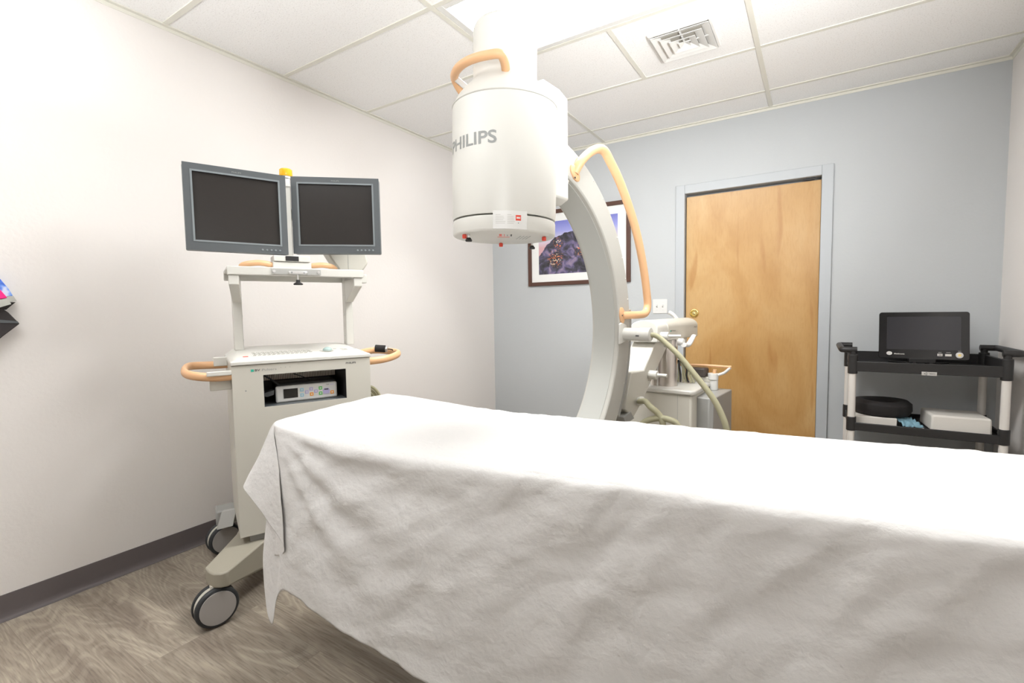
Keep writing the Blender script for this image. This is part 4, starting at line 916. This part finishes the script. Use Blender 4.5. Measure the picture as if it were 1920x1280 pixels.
def on(name, f, m):
    bm = new(); f(bm); bmesh.ops.transform(bm, matrix=Mt, verts=bm.verts); return obj(name, bm, m, cs)
RX = Matrix.Rotation(pi/2, 4, 'X')
on('round_emblem', lambda b: lathe(b, [(0.0135, 0), (0.0135, 0.0012), (0, 0.0014)], 28, Matrix.Translation((-0.150, 0, 0.030)) @ RX @ Matrix.Diagonal((1, 0.8, 1, 1))), 'silver')
on('power_button', lambda b: lathe(b, [(0.017, 0), (0.016, 0.002), (0.012, 0.0024), (0, 0.0024)], 32, Matrix.Translation((0.157, 0, 0.028)) @ RX), 'silver')
on('power_button_centre', lambda b: lathe(b, [(0.007, 0), (0.007, 0.003), (0, 0.003)], 24, Matrix.Translation((0.157, -0.001, 0.028)) @ RX), 'brass')
on('port', lambda b: bx(b, 0.064, 0.086, -0.001, 0, 0.021, 0.034), 'carton'); on('port_slot', lambda b: bx(b, 0.068, 0.082, -0.0016, -0.0009, 0.0255, 0.0295), 'brownbox')
on('port', lambda b: bx(b, 0.097, 0.124, -0.001, 0, 0.021, 0.033), 'carton')
on('port_label', lambda b: bx(b, 0.101, 0.120, -0.0006, 0, 0.041, 0.0425), 'key'); on('port_label', lambda b: bx(b, 0.068, 0.082, -0.0006, 0, 0.041, 0.0425), 'key'); on('port_label', lambda b: bx(b, 0.150, 0.164, -0.0006, 0, 0.050, 0.0515), 'key')
letters('brand_lettering', 'Medtronic', 0.048, 0.008, 'carton', cs, lambda x, z, e: tuple(Mt @ Vector((-0.128+x, -e, 0.024+z))), bold=0.01)
bm = new(); bx(bm, -0.06, 0.06, -0.02, 0.05, 0.012, 0.040); stand = obj('stand_base', bm, 'dark', t, bev=0.004)
for s in (-1, 1):
    bm = new(); prism(bm, [(s*0.05, -0.02), (s*0.175, -0.13), (s*0.165, -0.138), (s*0.02, -0.045)], 'z', 0.0, 0.008); obj('stand_foot', bm, 'dark', stand, bev=0.001)
    bm = new(); prism(bm, [(s*0.05, 0.03), (s*0.14, 0.12), (s*0.13, 0.13), (s*0.02, 0.05)], 'z', 0.0, 0.008); obj('stand_foot', bm, 'dark', stand, bev=0.001)
    bm = new(); bx(bm, min(s*0.03, s*0.045), max(s*0.03, s*0.045), -0.03, 0.04, 0.004, 0.02); obj('stand_hinge', bm, 'dark', stand)
# things on the lower shelf
zf = 0.4865
bm = new(); prism(bm, [(-0.095, -0.10), (0.10, -0.09), (0.085, 0.12), (-0.11, 0.12)], 'z', 0, 0.046)
o = obj('white_box', bm, 'carton', bev=0.003); o.location = (2.963, -0.365, zf); tag(o, 'flat white box under the black round cushion on the lower shelf', 'box')
bm = new(); lathe(bm, [(0.060, 0.024), (0.075, 0.008), (0.105, 0.001), (0.133, 0.006), (0.145, 0.030), (0.143, 0.066), (0.126, 0.082), (0.103, 0.085), (0.080, 0.074), (0.064, 0.052), (0.060, 0.024)], 56)
for v in bm.verts: v.co.z += 0.006*sin(2*math.atan2(v.co.y, v.co.x)+0.6)*0.3
o = obj('round_cushion', bm, 'dark2'); o.location = (3.002, -0.320, zf+0.047); tag(o, 'black ring-shaped foam cushion on a flat white box on the lower shelf', 'cushion')
bm = new(); prism(bm, [(-0.120, -0.115), (0.125, -0.115), (0.115, 0.12), (-0.135, 0.12)], 'z', 0, 0.088)
for v in bm.verts:
    if v.co.z > 0.05: v.co.x *= 0.975; v.co.y *= 0.96
o = obj('foam_block', bm, 'carton', bev=0.010, segs=3); o.location = (3.325, -0.360, zf); tag(o, 'thick off-white slab box on the right of the lower shelf', 'box')
t = thing('face_mask', 'crumpled blue face mask lying between the boxes on the lower shelf', 'face mask', (3.118, -0.425, zf))
bm = new(); n = 14
g = [[bm.verts.new((-0.045+0.09*i/n, -0.055+0.11*j/n, 0.006+0.0022*j+0.014*abs(fb((i*.25, j*.1, 1), 1.3, 2))+0.006*sin(j*1.4))) for j in range(n+1)] for i in range(n+1)]
for i in range(n):
    for j in range(n): bm.faces.new((g[i][j], g[i+1][j], g[i+1][j+1], g[i][j+1]))
o = obj('mask_cloth', bm, 'mask', t, rot=(0, 0, 0.4)); o.modifiers.new('thickness', 'SOLIDIFY').thickness = 0.002
bm = new(); tube(bm, [(-0.03, -0.062, 0.006), (0.03, -0.058, 0.006), (0.058, -0.045, 0.007)], 0.004, 8); obj('mask_edge', bm, 'white', t)
bm = new(); prism(bm, [(0.0, 0.02), (0.05, 0.01), (0.045, 0.06), (0.0, 0.065)], 'z', 0.002, 0.004); obj('wrapper', bm, 'white', t)

# ---------------------------------------------------------------- cloths on a wall peg, left edge
def cloth(name, pts, x0, x1, m, label, cat='apron'):
    bm = new(); prism(bm, pts, 'x', x0, x1); return tag(obj(name, bm, m, bev=0.004), label, cat, None)
t = thing('patterned_apron', 'blue patterned protective apron with grey edging hanging on the left wall', 'apron', (0, -3.408, -0.004))
bm = new(); prism(bm, [(-0.30, 1.37), (0.02, 1.352), (0.050, 1.334), (0.070, 1.298), (0.082, 1.268), (0.04, 1.262), (-0.30, 1.25)], 'x', 0.012, 0.034); obj('cloth', bm, 'bluecloth', t, bev=0.003)
bm = new(); prism(bm, [(-0.30, 1.250), (0.04, 1.262), (0.082, 1.268), (0.090, 1.248), (0.03, 1.240), (-0.30, 1.23)], 'x', 0.012, 0.036); obj('edging', bm, 'greycloth', t)
bm = new(); prism(bm, [(-0.30, 1.226), (0.03, 1.238), (0.090, 1.245), (0.062, 1.215), (-0.30, 1.20)], 'x', 0.010, 0.022); obj('lining', bm, 'darkcloth', t)
t = thing('pink_apron', 'hot pink protective apron with grey edging folded over the blue patterned one', 'apron', (0, -3.392, -0.006))
bm = new(); prism(bm, [(-0.30, 1.36), (0.004, 1.325), (0.030, 1.29), (0.046, 1.262), (0.0, 1.250), (-0.30, 1.20)], 'x', 0.038, 0.056); obj('cloth', bm, 'pinkcloth', t, bev=0.003)
bm = new(); prism(bm, [(-0.30, 1.198), (0.0, 1.248), (0.046, 1.260), (0.054, 1.238), (0.0, 1.216), (-0.30, 1.16)], 'x', 0.038, 0.058); obj('edging', bm, 'greycloth', t)
t = thing('charcoal_apron', 'charcoal protective apron hanging below the pink apron at the left edge', 'apron', (0, -3.415, -0.012))
bm = new(); prism(bm, [(-0.30, 1.17), (0.0, 1.212), (0.052, 1.232), (0.072, 1.212), (0.100, 1.168), (0.05, 1.120), (0.0, 1.065), (-0.06, 0.99), (-0.30, 0.95)], 'x', 0.024, 0.037); obj('cloth', bm, 'darkcloth', t, bev=0.003)
bm = new(); prism(bm, [(-0.30, 1.172), (0.0, 1.192), (0.094, 1.178), (0.098, 1.170), (0.0, 1.176), (-0.30, 1.16)], 'x', 0.036, 0.039); obj('seam_band', bm, 'bezel', t)
